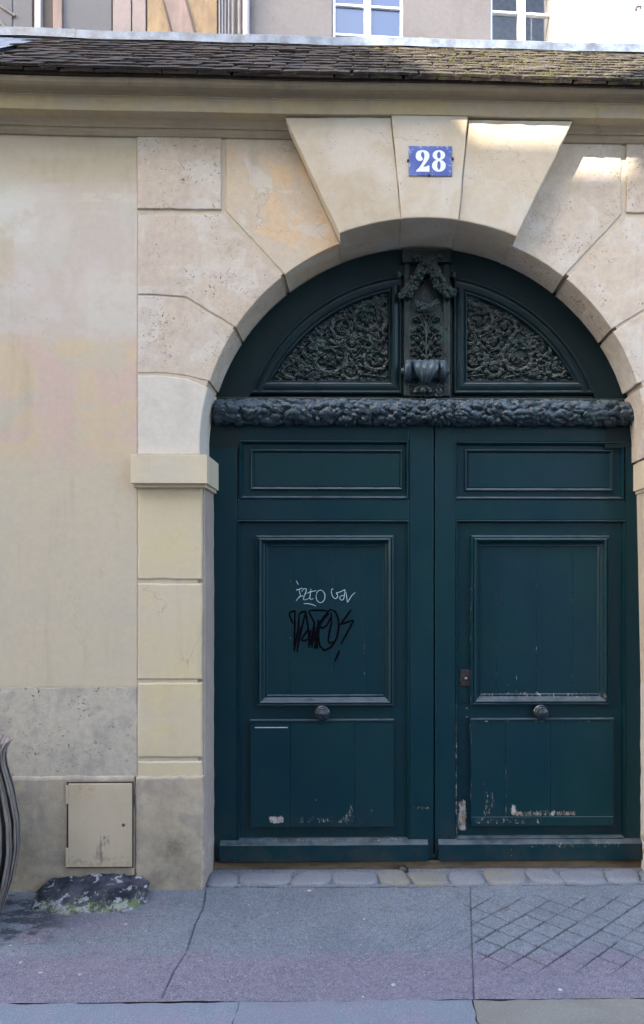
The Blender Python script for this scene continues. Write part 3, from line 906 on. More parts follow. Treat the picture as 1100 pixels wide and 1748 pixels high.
# plaster left and right of the pilasters
zp0 = W(100, 1172, .012)[1]
def left_right(name, x0, x1, y0, z0, z1, mat, bev=0.0, amp=.001):
    for s in (0, 1):
        p = [(x0, z0), (x1, z0), (x1, z1), (x0, z1)]
        if s: p = mir(p)
        prism(name, rough(p, .06, amp, rnd), y0, 0.05, mat, wall, bev)
left_right('plaster_face', -5.9, xw0 - .004, .0038, zp0, Ztop_w - .01, M['plaster'])
left_right('pitted_band', -5.9, xw0 - .004, .0022, W(100, 1325, .01)[1], zp0 - .003, M['pitted'], .003, .0015)
left_right('base_render', -5.9, r_[0] - .003, -.016, zg, W(100, 1326, -.016)[1], M['base'], .016, .002)

# cornice: section measured at u = 550, the old wall sags a little to the right
def cz(v, y): return W(550, v, y)[1]
PE, PQ = -.225, -.124
def sag(x): return -0.0085 * (x - W(550, 150, 0)[0]) + 0.004 * math.sin(x * 1.7) + .0015 * math.sin(x * 5.1)
cxs = list(np.arange(-6.0, 6.01, 0.12))
def S(pts): return [(y, cz(v, y)) for v, y in pts]
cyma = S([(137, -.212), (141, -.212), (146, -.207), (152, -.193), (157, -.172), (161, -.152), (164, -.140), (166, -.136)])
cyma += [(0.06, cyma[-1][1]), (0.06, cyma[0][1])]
cor = S([(166.2, -.130), (169.5, -.128), (170.5, PQ), (193.5, PQ), (194.5, PQ + .003)])
cor += [(0.05, cor[-1][1] + .003), (0.05, cor[0][1])]
bed = S([(196.0, -.070), (199, -.071), (200, -.064), (206, -.061), (212, -.051), (217, -.042), (219, -.040), (222, -.040), (223, -.031), (229, -.026), (234, -.016), (236.5, -.012)])
bed += [(0.05, bed[-1][1]), (0.05, bed[0][1])]
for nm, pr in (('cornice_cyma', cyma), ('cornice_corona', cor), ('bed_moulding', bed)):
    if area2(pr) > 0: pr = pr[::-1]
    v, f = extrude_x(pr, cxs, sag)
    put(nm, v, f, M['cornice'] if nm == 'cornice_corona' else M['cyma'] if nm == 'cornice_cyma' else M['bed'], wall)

# tiled roof
XE = W(550, 150, 0)[0]
ZE = cz(135, -.215) + .010
SLOPE, RUN = math.atan(0.864), 0.86
def roof_sag(x): return sag(x) - 0.008 * (x - XE)
y_e, y_r = -.222, -.222 + RUN
sec = [(y_e, ZE), (y_e, ZE - .018), (0.05, ZE - .018), (y_r, ZE + RUN * .864 - .03), (1.45, ZE + .05), (1.5, ZE + .08), (y_r, ZE + RUN * .864)]
v, f = extrude_x(sec[::-1] if area2(sec) > 0 else sec, cxs, roof_sag)
roof = put('roof', v, f, M['tile'], wall)
def tile_mesh(k):
    rr = random.Random(k)
    w_, l_, t_ = .158, .20, .012
    n = 5
    vv, ff = [], []
    for j, yy in enumerate((0, .5, 1)):
        for i in range(n):
            x = (i / (n - 1) - .5) * w_ + rr.uniform(-.003, .003)
            vv.append((x, yy * l_ + (rr.uniform(-.002, .002) if j == 0 else 0), t_ + .0015 * math.sin(math.pi * i / (n - 1)) + rr.uniform(-.0015, .0015)))
    m = len(vv)
    vv += [(x, y, z - t_) for x, y, z in vv]
    for j in range(2):
        for i in range(n - 1):
            q = j * n + i
            ff.append((q, q + 1, q + 1 + n, q + n))
    for i in range(n - 1):
        ff.append((i + 1, i, m + i, m + i + 1))
    for j in range(2):
        a_, b_ = j * n, (j + 1) * n
        ff.append((a_, b_, m + b_, m + a_))
        a_, b_ = j * n + n - 1, (j + 1) * n + n - 1
        ff.append((b_, a_, m + a_, m + b_))
    me = bpy.data.meshes.new('roof_tile')
    me.from_pydata(vv, [], ff)
    me.materials.append(M['tile'])
    return me
TM = [tile_mesh(k) for k in range(5)]
ROWS = 11
gauge = RUN / math.cos(SLOPE) / ROWS
def tile_place(row, x):
    s = row * gauge - .02
    y = y_e - .012 + s * math.cos(SLOPE)
    z = ZE + .006 + s * math.sin(SLOPE) + roof_sag(x)
    return y, z
extra = MB()
ntile = 0
for row in [-1] + list(range(ROWS)):
    off = .083 if row % 2 else 0
    for k in range(-22, 24):
        x = k * .166 + off + rnd.uniform(-.006, .006)
        y, z = tile_place(max(row, 0), x)
        if row < 0: z -= .013; y += .006
        w = y + DIST
        u = PX - 20 + x / w * F
        if x < -4 or x > 4: continue
        # the tiles stop short of the zinc sheet at the left end
        if -40 < u < 40 and row > 2 and u < (row - 2) * 6 + 8: continue
        pitch = SLOPE - R(3.5) + rnd.gauss(0, R(0.8))
        roll = rnd.gauss(0, R(0.7 if row > 0 else .15))
        if -40 < u < 1130:
            o = bpy.data.objects.new('roof_tile', TM[rnd.randrange(5)])
            COL.objects.link(o)
            o.parent = roof
            o.location = np.array([x, y, z + rnd.gauss(0, .0012) * (row > 0)]) - WO[roof]
            o.rotation_euler = (pitch, roll, rnd.gauss(0, R(1.0)))
            ntile += 1
        else:
            c_, s_ = math.cos(pitch), math.sin(pitch)
            me_ = TM[rnd.randrange(5)]
            extra.add([(x + q.co.x, y + q.co.y * c_ - q.co.z * s_, z + q.co.y * s_ + q.co.z * c_) for q in me_.vertices], [tuple(p_.vertices) for p_ in me_.polygons])
tag(extra.put('tiles_beyond', M['tile'], roof), kind='stuff')
# zinc ridge strip
zr = ZE + RUN * .864 + .018
v, f = extrude_x([(y_r - .095, zr - .062), (y_r - .092, zr - .012), (y_r - .055, zr + .016), (y_r + .05, zr + .026), (y_r + .05, zr + .006), (y_r - .07, zr - .052)][::-1], list(np.arange(-6, 6.01, .2)), lambda x: roof_sag(x) + .003 * math.sin(x * 9))
put('ridge_flashing', v, f, M['zinc'], roof)
for k in range(-5, 6):
    xsm = k * 1.02 + .31
    v, f = extrude_x([(y_r - .0975, zr - .064), (y_r - .0945, zr - .010), (y_r - .056, zr + .0195), (y_r + .05, zr + .0295), (y_r + .05, zr + .02), (y_r - .055, zr + .010), (y_r - .09, zr - .02)][::-1], [xsm - .012, xsm + .012], roof_sag)
    put('flashing_seam', v, f, M['zinc'], roof)
xz0, xz1 = -2.62, -2.02
v, f = [], []
for i, t in enumerate(np.linspace(0, 1, 8)):
    y = y_e + .12 + (RUN - .14) * t; z = ZE + (y - y_e) * .864 + .022
    sh = .16 * (1 - t)
    v += [(xz0, y, z + roof_sag(xz0)), (xz1 - sh + .14, y, z + roof_sag(xz1))]
for i in range(7):
    f.append((2 * i, 2 * i + 1, 2 * i + 3, 2 * i + 2))
n = len(v)
v += [(x, y + .01, z - .008) for x, y, z in v]
f += [tuple(n + i for i in reversed(q)) for q in f] + [(0, n, n + 1, 1)]
put('valley_flashing', v, f, M['zinc'], roof)
mb = MB()
for k in range(900):
    x = rnd.triangular(-.3, 1.7, .9); row = rnd.uniform(0, ROWS - .6)
    y, z = tile_place(row, x)
    r = rnd.uniform(.003, .008)
    jit = np.array([rnd.uniform(.8, 1.7), rnd.uniform(.7, 1.3), .55])
    q = ICO_V[:12] if False else ICO_V
    # low-poly cushion
    c = np.array([x, y, z + .016])
    m_ = 6
    vv = [c + np.array([r * jit[0] * math.cos(2 * math.pi * i / m_), r * jit[1] * math.sin(2 * math.pi * i / m_) * .76, r * jit[1] * math.sin(2 * math.pi * i / m_) * .65 - .004]) for i in range(m_)]
    vv += [c + np.array([0, -r * .2, r * .7])]
    mb.add(vv, [(i, (i + 1) % m_, m_) for i in range(m_)])
tag(mb.put('moss_cushions', M['moss'], roof), kind='stuff')

# ------------------------------------------------------------------ door leaves
def leaf(side):
    L = side == 'l'
    pm = M['paint_l'] if L else M['paint_r']
    zb, zt_ = W(550, 1467, YD)[1], W(550, 715, YD)[1]
    if L:
        xo0, xo1 = W(340, 1000, YD)[0], W(740.3, 1000, YD)[0]
        fa = rect(409, 752, 698, 852, YD); fb = rect(405, 888, 699, 1436, YD)
        ia = rect(427, 767, 688, 836, YD); mo = rect(437, 914, 673, 1206, YD)
        pl = rect(428, 1231, 672, 1411, YD); kb = (375, 731); kn = (549.5, 1219)
        joints = [495, 568, 622]; lj = [496, 606]
        lab = 'left dark green door leaf with white and black graffiti on its panel'
    else:
        xo0, xo1 = W(742.6, 1000, YD)[0], W(1125, 1000, YD)[0]
        fa = rect(776, 754, 1066, 853, YD); fb = rect(778, 888, 1068, 1432, YD)
        ia = rect(794, 767, 1048, 838, YD); mo = rect(804, 914, 1041, 1204, YD)
        pl = rect(804, 1229, 1047, 1409, YD); kb = (749, 1108); kn = (926, 1217.5)
        joints = [848, 916, 978]; lj = [863, 939]
        lab = 'right dark green door leaf with lock plate and paint flaking off its lower panel'
    root = thing('door_leaf', ((xo0 + xo1) / 2, YD, zb), lab, 'door')
    YP = YD + .022
    box('backing_board', xo0, xo1, YP, YD + .06, zb, zt_, pm, root)
    b_ = .004
    for (x0, x1) in ((xo0, fb[0]), (fb[2], xo1)):
        box('stile', x0, x1, YD, YP, zb, zt_, pm, root, b_)
    x0, x1 = fb[0] + .0004, fb[2] - .0004
    for z0, z1 in ((fa[3], zt_), (fb[3], fa[1]), (zb, fb[1])):
        box('rail', x0, x1, YD + .0006, YP, z0, z1, pm, root, b_)
    # little chamfered frames inside the two fields
    ring('field_moulding', rpoly((fa[0], fa[1], fa[2], fa[3])), [(0.0, YD + .004), (.003, YD - .006), (.007, YD - .007), (.012, YD + .004), (.016, YD + .016), (.019, YP)], pm, root)
    ring('field_moulding', rpoly(fb), [(0.0, YD + .004), (.002, YD - .004), (.005, YD - .005), (.010, YD + .006), (.015, YP)], pm, root)
    ring('inner_bead', rpoly(ia), [(0, YP), (.001, YP - .012), (.005, YP - .017), (.010, YP - .014), (.014, YP - .004), (.018, YP)], pm, root)
    prism('upper_panel', rpoly((ia[0] + .02, ia[1] + .02, ia[2] - .02, ia[3] - .02)), YP - .004, YP + .004, pm, root, .003)
    # heavy moulding round the middle panel
    ring('bolection_moulding', rpoly(mo), [(0, YP), (.0, YP - .020), (.003, YP - .028), (.010, YP - .031), (.014, YP - .026), (.017, YP - .034), (.024, YP - .037), (.031, YP - .032), (.036, YP - .020), (.042, YP - .010), (.047, YP - .006), (.050, YP + .001)], pm, root)
    px0, px1, pz0, pz1 = mo[0] + .046, mo[2] - .046, mo[1] + .046, mo[3] - .046
    jx = [px0] + [W(j, 1050, YP)[0] for j in joints] + [px1]
    for i in range(len(jx) - 1):
        box('plank', jx[i] + .0007, jx[i + 1] - .0007, YP - .001 - .0012 * (i % 2), YP + .01, pz0, pz1, pm, root, .0016)
    ring('panel_fillet', rpoly((px0, pz0, px1, pz1)), [(0.004, YP), (.004, YP - .006), (.012, YP - .007), (.015, YP - .004), (.017, YP)], pm, root)
    # lower raised panel of boards
    lx = [pl[0]] + [W(j, 1320, YD)[0] for j in lj] + [pl[2]]
    for i in range(len(lx) - 1):
        box('plank', lx[i] + .0004, lx[i + 1] - .0004, YD - .010 - .0008 * (i % 2), YP + .004, pl[1], pl[3], pm, root, .0022)
    box('panel_cap', pl[0] - .002, pl[2] + .002, YD - .017, YP, pl[3] - .0005, pl[3] + .009, pm, root, .003)
    if not L:
        zc = W(930, 1393, YD)[1]
        box('panel_batten', pl[0] + .001, pl[2] - .001, YD - .0145, YD - .004, pl[1] + .002, zc, pm, root, .0018)
    # kick board with sloping top
    kx0, kx1 = W(kb[0], 1450, YD - .03)[0], W(kb[1], 1450, YD - .03)[0]
    zk = W(550, 1443, YD - .03)[1]
    kp = [(YD + .004, zb), (YD - .032, zb), (YD - .032, zk), (YD - .029, zk + .004), (YD + .004, zk + .022)]
    v, f = extrude_x(kp if area2(kp) < 0 else kp[::-1], list(np.linspace(kx0, kx1, 12)), lambda x: .0008 * math.sin(x * 37))
    put('kick_board', v, f, pm, root)
    # knob on a turned rose
    kc = W(kn[0], kn[1], YD - .035)
    yb_ = YP
    v, f = lathe_y(kc[0], kc[1], [(.002, YD - .012), (.043, YD - .012), (.0435, YD - .006), (.039, yb_)][::1], 30)
    rose = put('knob_rose', v, f, M['iron'], root, True)
    prof = [(.0015, YD - 0.0461), (.006, YD - 0.0461), (.010, YD - 0.0445), (.011, YD - 0.0417), (.016, YD - 0.0423), (.020, YD - 0.0406), (.021, YD - 0.0379), (.026, YD - 0.0384), (.032, YD - 0.0357), (.0365, YD - 0.0307), (.037, YD - 0.0263), (.032, YD - 0.0208), (.020, YD - 0.0175), (.017, YD - 0.0120)]
    v, f = lathe_y(kc[0], kc[1], prof, 30)
    put('door_knob', v, f, M['iron'], root, True)
    if L:
        def ribbon(name, strokes, wdt, mat, y, label):
            m_ = MB()
            for si, st in enumerate(strokes):
                pts = np.array([W(480 + a_ / 6.875, 970 + b__ / 6.875, YP) for a_, b__ in st])
                # resample smoothly
                t = np.r_[0, np.cumsum(np.linalg.norm(np.diff(pts, axis=0), axis=1))]
                k = max(4, int(t[-1] / .0025))
                tt = np.linspace(0, t[-1], k)
                q = np.stack([np.interp(tt, t, pts[:, i]) for i in range(2)], 1)
                if len(st) > 3:
                    for _ in range(4):
                        q[1:-1] = (q[:-2] + 2 * q[1:-1] + q[2:]) / 4
                d = np.gradient(q, axis=0); d /= np.linalg.norm(d, axis=1, keepdims=True) + 1e-9
                nn = np.stack([-d[:, 1], d[:, 0]], 1)
                ww = wdt * (0.7 + 0.5 * np.sin(np.linspace(.3, 2.9, k)) + .25 * (vnoise(tt * 120, tt * 0 + si, 5) - .5))[:, None] / 2
                a_, b__ = q + nn * ww, q - nn * ww
                yy = y - .00008 * si
                vv = [(p_[0], yy, p_[1]) for p_ in a_] + [(p_[0], yy, p_[1]) for p_ in b__]
                m_.add(vv, [(i, i + 1, k + i + 1, k + i) for i in range(k - 1)])
            g_ = m_.put(name, mat, root)
            g_['label'] = label
        ell = lambda cx, cy, rx, ry, a0, a1, n=18: [(cx + rx * math.cos(R(a0 + (a1 - a0) * i / n)), cy + ry * math.sin(R(a0 + (a1 - a0) * i / n))) for i in range(n + 1)]
        white = [[(180, 145), (205, 193)], [(178, 258), (215, 246), (252, 232)], [(214, 248), (222, 290), (230, 322)], [(180, 380), (222, 330), (262, 322)],
                 [(245, 272), (268, 240), (302, 240), (293, 280), (264, 350), (268, 372), (300, 368), (345, 345)],
                 [(352, 240), (345, 300), (338, 350), (356, 371), (380, 355)], [(300, 297), (345, 277), (418, 262)], ell(465, 330, 53, 74, 200, 570),
                 [(268, 415), (330, 415), (380, 428), (412, 445)],
                 [(612, 250), (605, 237), (592, 250), (592, 290), (606, 330), (635, 360), (663, 345), (668, 312), (645, 290), (690, 280), (752, 250)],
                 [(752, 250), (746, 310), (738, 360), (715, 378), (690, 360), (694, 330), (720, 317), (745, 325)],
                 [(762, 278), (773, 350), (780, 402), (800, 370), (832, 318), (872, 282)]]
        black = [[(92, 535), (128, 508), (175, 500)], [(95, 535), (140, 650)], [(165, 500), (160, 740), (155, 978)], [(230, 690), (210, 830), (190, 985)], [(215, 530), (205, 700), (158, 960)],
                 [(215, 535), (250, 512), (300, 505)], [(292, 508), (245, 700), (200, 900)], [(290, 508), (320, 700), (332, 930)], [(235, 842), (275, 850), (330, 828)], [(236, 840), (330, 700)],
                 [(330, 495), (430, 492), (520, 495), (565, 512)], [(325, 505), (392, 640), (350, 900)], [(400, 690), (362, 935)], [(440, 600), (395, 942)], [(435, 690), (425, 942)], [(562, 502), (450, 640), (372, 880)], [(350, 720), (330, 930)], [(385, 690), (415, 945)],
                 [(520, 545), (580, 480), (640, 510), (672, 590), (680, 690), (655, 820), (590, 925), (510, 966), (455, 910), (440, 790), (455, 650), (510, 550)],
                 [(590, 520), (592, 640), (565, 770), (552, 850), (575, 885), (612, 860)], [(565, 530), (500, 600), (450, 675), (485, 706), (540, 670), (590, 560)],
                 [(825, 485), (695, 662)], [(695, 660), (770, 635), (855, 608)], [(855, 610), (775, 760), (700, 897)], [(690, 962), (632, 1090)]]
        ribbon('black_graffiti', black, .0095, M['black_marker'], YP - .0040, 'thick black marker scrawl')
        ribbon('white_graffiti', white, .0036, M['white_scratch'], YP - .0070, 'thin white handwritten scrawl')
        # pale scrape near the top of the lower panel
        s0, s1 = W(436, 1242, YD), W(492, 1241, YD)
        box('paint_scrape', s0[0], s1[0], YD - .0135, YD - .009, s0[1], s0[1] + .0045, M['white_scratch'], root)
    else:
        q = rect(785, 1143, 803, 1171, YP)
        pt = prism('lock_plate', rpoly(q), YP - .006, YP + .002, M['lock'], root, .002)
        c = W(795.5, 1158, YP)
        v, f = lathe_y(c[0], c[1], [(.0045, YP - .015), (.0075, YP - .014), (.0085, YP - .008), (.0095, YP - .005)], 16)
        put('lock_cylinder', v, f, M['brass'], pt, True)
        for (u_, v_) in ((797, 1209), (797, 1224)):
            c = W(u_, v_, YP)
            v, f = lathe_y(c[0], c[1], [(.0015, YP - .004), (.004, YP - .003), (.005, YP + .001)], 10)
            put('screw_head', v, f, M['brass'], root, True)
    return root
leafL = leaf('l')
leafR = leaf('r')
xs_m = W(741.4, 1000, YD)[0]
box('rebate_strip', xs_m - .03, xs_m + .03, YD + .0605, YD + .075, W(550, 1466, YD)[1], W(550, 716, YD)[1], M['paint_l'], leafL)
# worn wooden sill under the leaves, darkened to stand for the shadow line
sx0, sx1 = W(352, 1470, YD)[0], W(1112, 1470, YD)[0]
sz = W(550, 1467.5, YD)[1]
o = box('door_sill', sx0, sx1, YD - .012, YD + .08, 0.0, sz - .008, M['sill'], wall, .003)
x, y = ground(688, 1474)
v, f = [], []
stop = [(0.030, 0.0), (.030, .010), (.026, .022), (.017, .031), (.006, .034)]
n = 16
y = 0.195
for r_k, zz in stop:
    v += [(x + r_k * math.cos(2 * math.pi * i / n), y + r_k * .8 * math.sin(2 * math.pi * i / n), .046 + zz) for i in range(n)]
for k in range(4):
    f += [(k * n + i, k * n + (i + 1) % n, (k + 1) * n + (i + 1) % n, (k + 1) * n + i) for i in range(n)]
f.append(tuple(range(4 * n, 5 * n)))
ds = put('door_stop', v, f, M['lock'], None, True)
tag(ds, 'small dark iron door stop on the threshold stones below the left leaf', 'door stop')

# ------------------------------------------------------------------ carved tympanum
tymp = thing('tympanum', (XM, .24, W(720, 727, .24)[1]), 'dark green carved wooden tympanum filling the arch above the two door leaves', 'tympanum')
YT = .236
ztb = W(720, 690, YT)[1]
tp = [(x * 1.0, z) for x, z in arc(180, 0, 48, 0, 6) if z > ztb]
tp = [(tp[0][0], ztb)] + tp + [(tp[-1][0], ztb)]
prism('back_panel', tp, YT + .03, YT + .07, M['carve'], tymp)
# the flat dark rim that follows the arch
TC = (721, 782)
def tarc(rx, ry, a0, a1, n, y):
    return [W(TC[0] + rx * math.cos(R(a0 + (a1 - a0) * k / n)), TC[1] - ry * math.sin(R(a0 + (a1 - a0) * k / n)), y) for k in range(n + 1)]
def lun(side, R_, ub, vb, y, n=22):
    """quarter lunette outline: side -1 left, 1 right; bounded by u = ub and v = vb"""
    pts = []
    for k in range(n * 3 + 1):
        a_ = math.pi / 2 * k / (n * 3)
        u = TC[0] + side * R_ * math.cos(a_) * 1.0; vv = TC[1] - R_ * math.sin(a_)
        if vv <= vb and (u - ub) * side >= 0:
            pts.append((u, vv))
    a_ = math.asin((TC[1] - vb) / R_)
    st = (TC[0] + side * R_ * math.cos(a_), vb)
    if abs(st[0] - pts[0][0]) > .6: pts = [st] + pts
    en = (ub, TC[1] - math.sqrt(R_ ** 2 - (ub - TC[0]) ** 2))
    if abs(en[0] - pts[-1][0]) > .6: pts.append(en)
    pts.append((ub, vb))
    return [W(u, v_, y) for u, v_ in pts]
outer_arc = arc(177, 3, 60, 0, 3)
rim_in = []
v, f = [], []
no = 60
rim = []
for k in range(no + 1):
    a_ = 3 + (177 - 3) * k / no
    o_ = W(TC[0] + 366 * math.cos(R(a_)), TC[1] - 357 * math.sin(R(a_)), YT)
    i_2 = W(TC[0] + 313 * math.cos(R(a_)), TC[1] - 313 * math.sin(R(a_)), YT)
    rim.append((o_, i_2))
for o_, i_2 in rim:
    v += [(o_[0], YT - .004, o_[1]), (i_2[0], YT + .002, i_2[1]), (i_2[0], YT + .04, i_2[1]), (o_[0], YT + .04, o_[1])]
for k in range(no):
    a0_, b0_ = 4 * k, 4 * k + 4
    f += [(a0_, a0_ + 1, b0_ + 1, b0_), (a0_ + 1, a0_ + 2, b0_ + 2, b0_ + 1), (a0_ + 3, a0_, b0_, b0_ + 3)]
put('arch_rim', v, f, M['paint_dark'], tymp)

def relief(poly, y, H, gx, gz_, name, mat, parent, extra_in=0.0):
    """a carved surface: grid inside the outline, raised towards the street by H"""
    P0 = np.array(poly)
    X_, Z_ = np.meshgrid(gx, gz_)
    inside = np.zeros(X_.shape, bool)
    n = len(P0)
    for i in range(n):
        x1, z1 = P0[i]; x2, z2 = P0[(i + 1) % n]
        c = ((z1 > Z_) != (z2 > Z_)) & (X_ < (x2 - x1) * (Z_ - z1) / (z2 - z1 + 1e-12) + x1)
        inside ^= c
    idx = -np.ones(X_.shape, int)
    cell = inside[:-1, :-1] & inside[1:, :-1] & inside[:-1, 1:] & inside[1:, 1:]
    use = np.zeros(X_.shape, bool)
    use[:-1, :-1] |= cell; use[1:, :-1] |= cell; use[:-1, 1:] |= cell; use[1:, 1:] |= cell
    idx[use] = np.arange(use.sum())
    v = np.stack([X_[use], y - H[use], Z_[use]], 1)
    jj, ii = np.nonzero(cell)
    f = np.stack([idx[jj, ii], idx[jj, ii + 1], idx[jj + 1, ii + 1], idx[jj + 1, ii]], 1).tolist()
    return put(name, v, f, mat, parent, True)

class Field:
    def __init__(s, x0, x1, z0, z1, res=.0026):
        s.gx, s.gz = np.arange(x0, x1, res), np.arange(z0, z1, res)
        s.X, s.Z = np.meshgrid(s.gx, s.gz)
        s.H = np.zeros(s.X.shape)
        s.res = res
    def dome(s, x, z, r, h, rx=1.0, ang_=0.0, vein=0.0, pw=0.5):
        k = int(r * max(1, rx) / s.res) + 2
        i, j = int((x - s.gx[0]) / s.res), int((z - s.gz[0]) / s.res)
        a, b = max(0, j - k), max(0, i - k)
        sl = (slice(a, max(0, j + k)), slice(b, max(0, i + k)))
        if s.H[sl].size == 0: return
        dx, dz = s.X[sl] - x, s.Z[sl] - z
        if rx != 1.0 or vein:
            c, q = math.cos(ang_), math.sin(ang_)
            dx, dz = (dx * c + dz * q) / rx, (-dx * q + dz * c)
        d2 = (dx * dx + dz * dz) / (r * r)
        hh = h * np.clip(1 - d2, 0, 1) ** pw
        if vein: hh = hh * (1 - vein * np.exp(-(dz / (r * .18)) ** 2))
        s.H[sl] = np.maximum(s.H[sl], hh)
    def stroke(s, pts, r0, r1, h0, h1):
        pts = np.array(pts)
        t = np.r_[0, np.cumsum(np.linalg.norm(np.diff(pts, axis=0), axis=1))]
        k = max(3, int(t[-1] / (s.res * 1.2)))
        for q in np.linspace(0, 1, k):
            x = np.interp(q * t[-1], t, pts[:, 0]); z = np.interp(q * t[-1], t, pts[:, 1])
            s.dome(x, z, r0 + (r1 - r0) * q, h0 + (h1 - h0) * q)

def scrollwork(fld, side, rr, y):
    sc = 1 / 311.0                                    # metres per photograph pixel on this plane
    def T(u, v):                                       # left panel coordinates; the right one is its mirror image
        if side > 0: u = 1446 - u
        return W(u, v, y)
    spirals = [(561, 612, 33, 200, 1.9, 1), (626, 546, 30, 20, 1.8, -1), (498, 631, 19, 150, 1.6, 1), (640, 617, 22, 250, 1.7, -1), (583, 561, 20, 80, 1.5, 1), (527, 600, 17, 40, 1.5, -1), (600, 632, 15, 300, 1.4, 1), (645, 578, 14, 120, 1.4, 1), (604, 590, 14, 0, 1.3, -1), (535, 638, 10, 90, 1.2, 1), (648, 522, 12, 200, 1.3, 1)]
    for (cu, cv, RR, a0, turns, dr) in spirals:
        cu += rr.uniform(-4, 4); cv += rr.uniform(-3, 3); a0 += rr.uniform(-40, 40)
        pts, raw = [], []
        n = int(26 * turns)
        for k in range(n + 1):
            q = k / n
            a_ = R(a0) + dr * 2 * math.pi * turns * q
            rad = RR * (1 - q) ** 0.8 + 2
            raw.append((cu + rad * math.cos(a_), cv + rad * math.sin(a_) * .92, a_, q, rad))
            pts.append(T(raw[-1][0], raw[-1][1]))
        fld.stroke(pts[:int(len(pts) * .8)], 4.6 * sc * RR / 26 + .004, .005, .016, .022)
        # acanthus lobes off both sides of the scroll
        for k in range(0, int(n * .66), 2):
            u, v_, a_, q, rad = raw[k]
            for sgn in (1, -1):
                if sgn < 0 and k % 4: continue
                la = a_ + (0 if sgn > 0 else math.pi) + dr * rr.uniform(.4, 1.1)
                ln = RR * rr.uniform(.30, .60) * (1 if sgn > 0 else .55)
                st = [T(u + (ln * s_) * math.cos(la + dr * .7 * s_), v_ + ln * s_ * math.sin(la + dr * .7 * s_)) for s_ in np.linspace(0, 1, 5)]
                fld.stroke(st, rr.uniform(.0065, .010), .0036, .014, rr.uniform(.016, .030))
        for k in range(0, len(raw), 3):
            u, v_, a_, q, rad = raw[k]
            p_ = T(u + 3 * math.cos(a_), v_ + 3 * math.sin(a_))
            g_ = (a_ + math.pi / 2) * (1 if side > 0 else -1) + rr.uniform(-.7, .7)
            fld.dome(p_[0], p_[1], rr.uniform(.009, .014), rr.uniform(.024, .034), rr.uniform(1.5, 2.2), g_, .5)
        cpt = T(cu, cv)
        for k in range(6):
            fld.dome(cpt[0] + .011 * math.cos(k * 1.05), cpt[1] + .011 * math.sin(k * 1.05), .0075, .026)
        fld.dome(cpt[0], cpt[1], .007, .032)
    for st in ([(655, 645), (615, 640), (590, 600), (570, 580), (530, 600)], [(470, 645), (510, 612), (548, 575), (600, 540), (655, 512)], [(580, 645), (560, 640), (520, 640), (480, 640)], [(655, 560), (628, 585), (605, 610), (590, 640)]):
        fld.stroke([T(*q) for q in st], .006, .005, .018, .014)
    for k in range(420):
        p_ = T(rr.uniform(460, 662), rr.uniform(500, 652))
        fld.dome(p_[0], p_[1], rr.uniform(.005, .009), rr.uniform(.010, .022), rr.uniform(1.3, 2.4), rr.uniform(0, 3.14), .45)
    for k in range(200):
        u, v_ = rr.uniform(460, 660), rr.uniform(500, 650)
        a_ = rr.uniform(0, 6.28); RR = rr.uniform(4, 9)
        st = [T(u + RR * math.cos(a_ + s_), v_ + RR * math.sin(a_ + s_)) for s_ in np.linspace(0, rr.uniform(1.6, 3.4), 7)]
        fld.stroke(st, .0046, .0028, rr.uniform(.005, .011), rr.uniform(.005, .012))

YR = YT + .028
for side, ub_o, ub_i, vb_o, vb_i in ((-1, 686.5, 661, 673, 649), (1, 774.5, 789, 673, 651)):
    out = lun(side, 313, ub_o, vb_o, YT)
    ring('lunette_frame', out, [(-.004, YT + .03), (0, YT - .004), (.005, YT - .014), (.012, YT - .014), (.018, YT - .004), (.028, YT - .010), (.040, YT - .014), (.054, YT - .012), (.064, YT + .000), (.068, YT - .004), (.073, YT - .003), (.076, YT + .012), (.078, YR + .004)], M['paint_dark'], tymp)
    inn = inset(out if area2(out) > 0 else out[::-1], .074)
    A_ = np.array(inn)
    fld = Field(A_[:, 0].min() - .01, A_[:, 0].max() + .01, A_[:, 1].min() - .01, A_[:, 1].max() + .01)
    scrollwork(fld, side, random.Random(5 if side < 0 else 9), YR)
    Hh = fld.H * (.75 + .6 * fbm(fld.X * 55, fld.Z * 55, 13)) + .006 * (fbm(fld.X * 70, fld.Z * 70, 3) - .5)
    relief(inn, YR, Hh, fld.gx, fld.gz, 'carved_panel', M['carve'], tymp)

# centre console between the lunettes
YC = YT - .012
for u0, u1 in ((690, 700.5), (757, 768)):
    q = rect(u0, 440, u1, 676, YC)
    prism('console_strip', rpoly(q), YC, YT + .04, M['carve'], tymp, .004)
q = rect(686, 424, 772, 447, YC - .03)
hd = [(q[0], q[1]), (q[2], q[1]), (q[2], q[3]), (q[0], q[3])]
prism('console_head', hd, YC - .03, YT + .04, M['carve'], tymp, .008)
q = rect(700, 445, 758, 532, YC)
prism('console_niche', rpoly(q), YC + .034, YT + .04, M['carve'], tymp, .003)
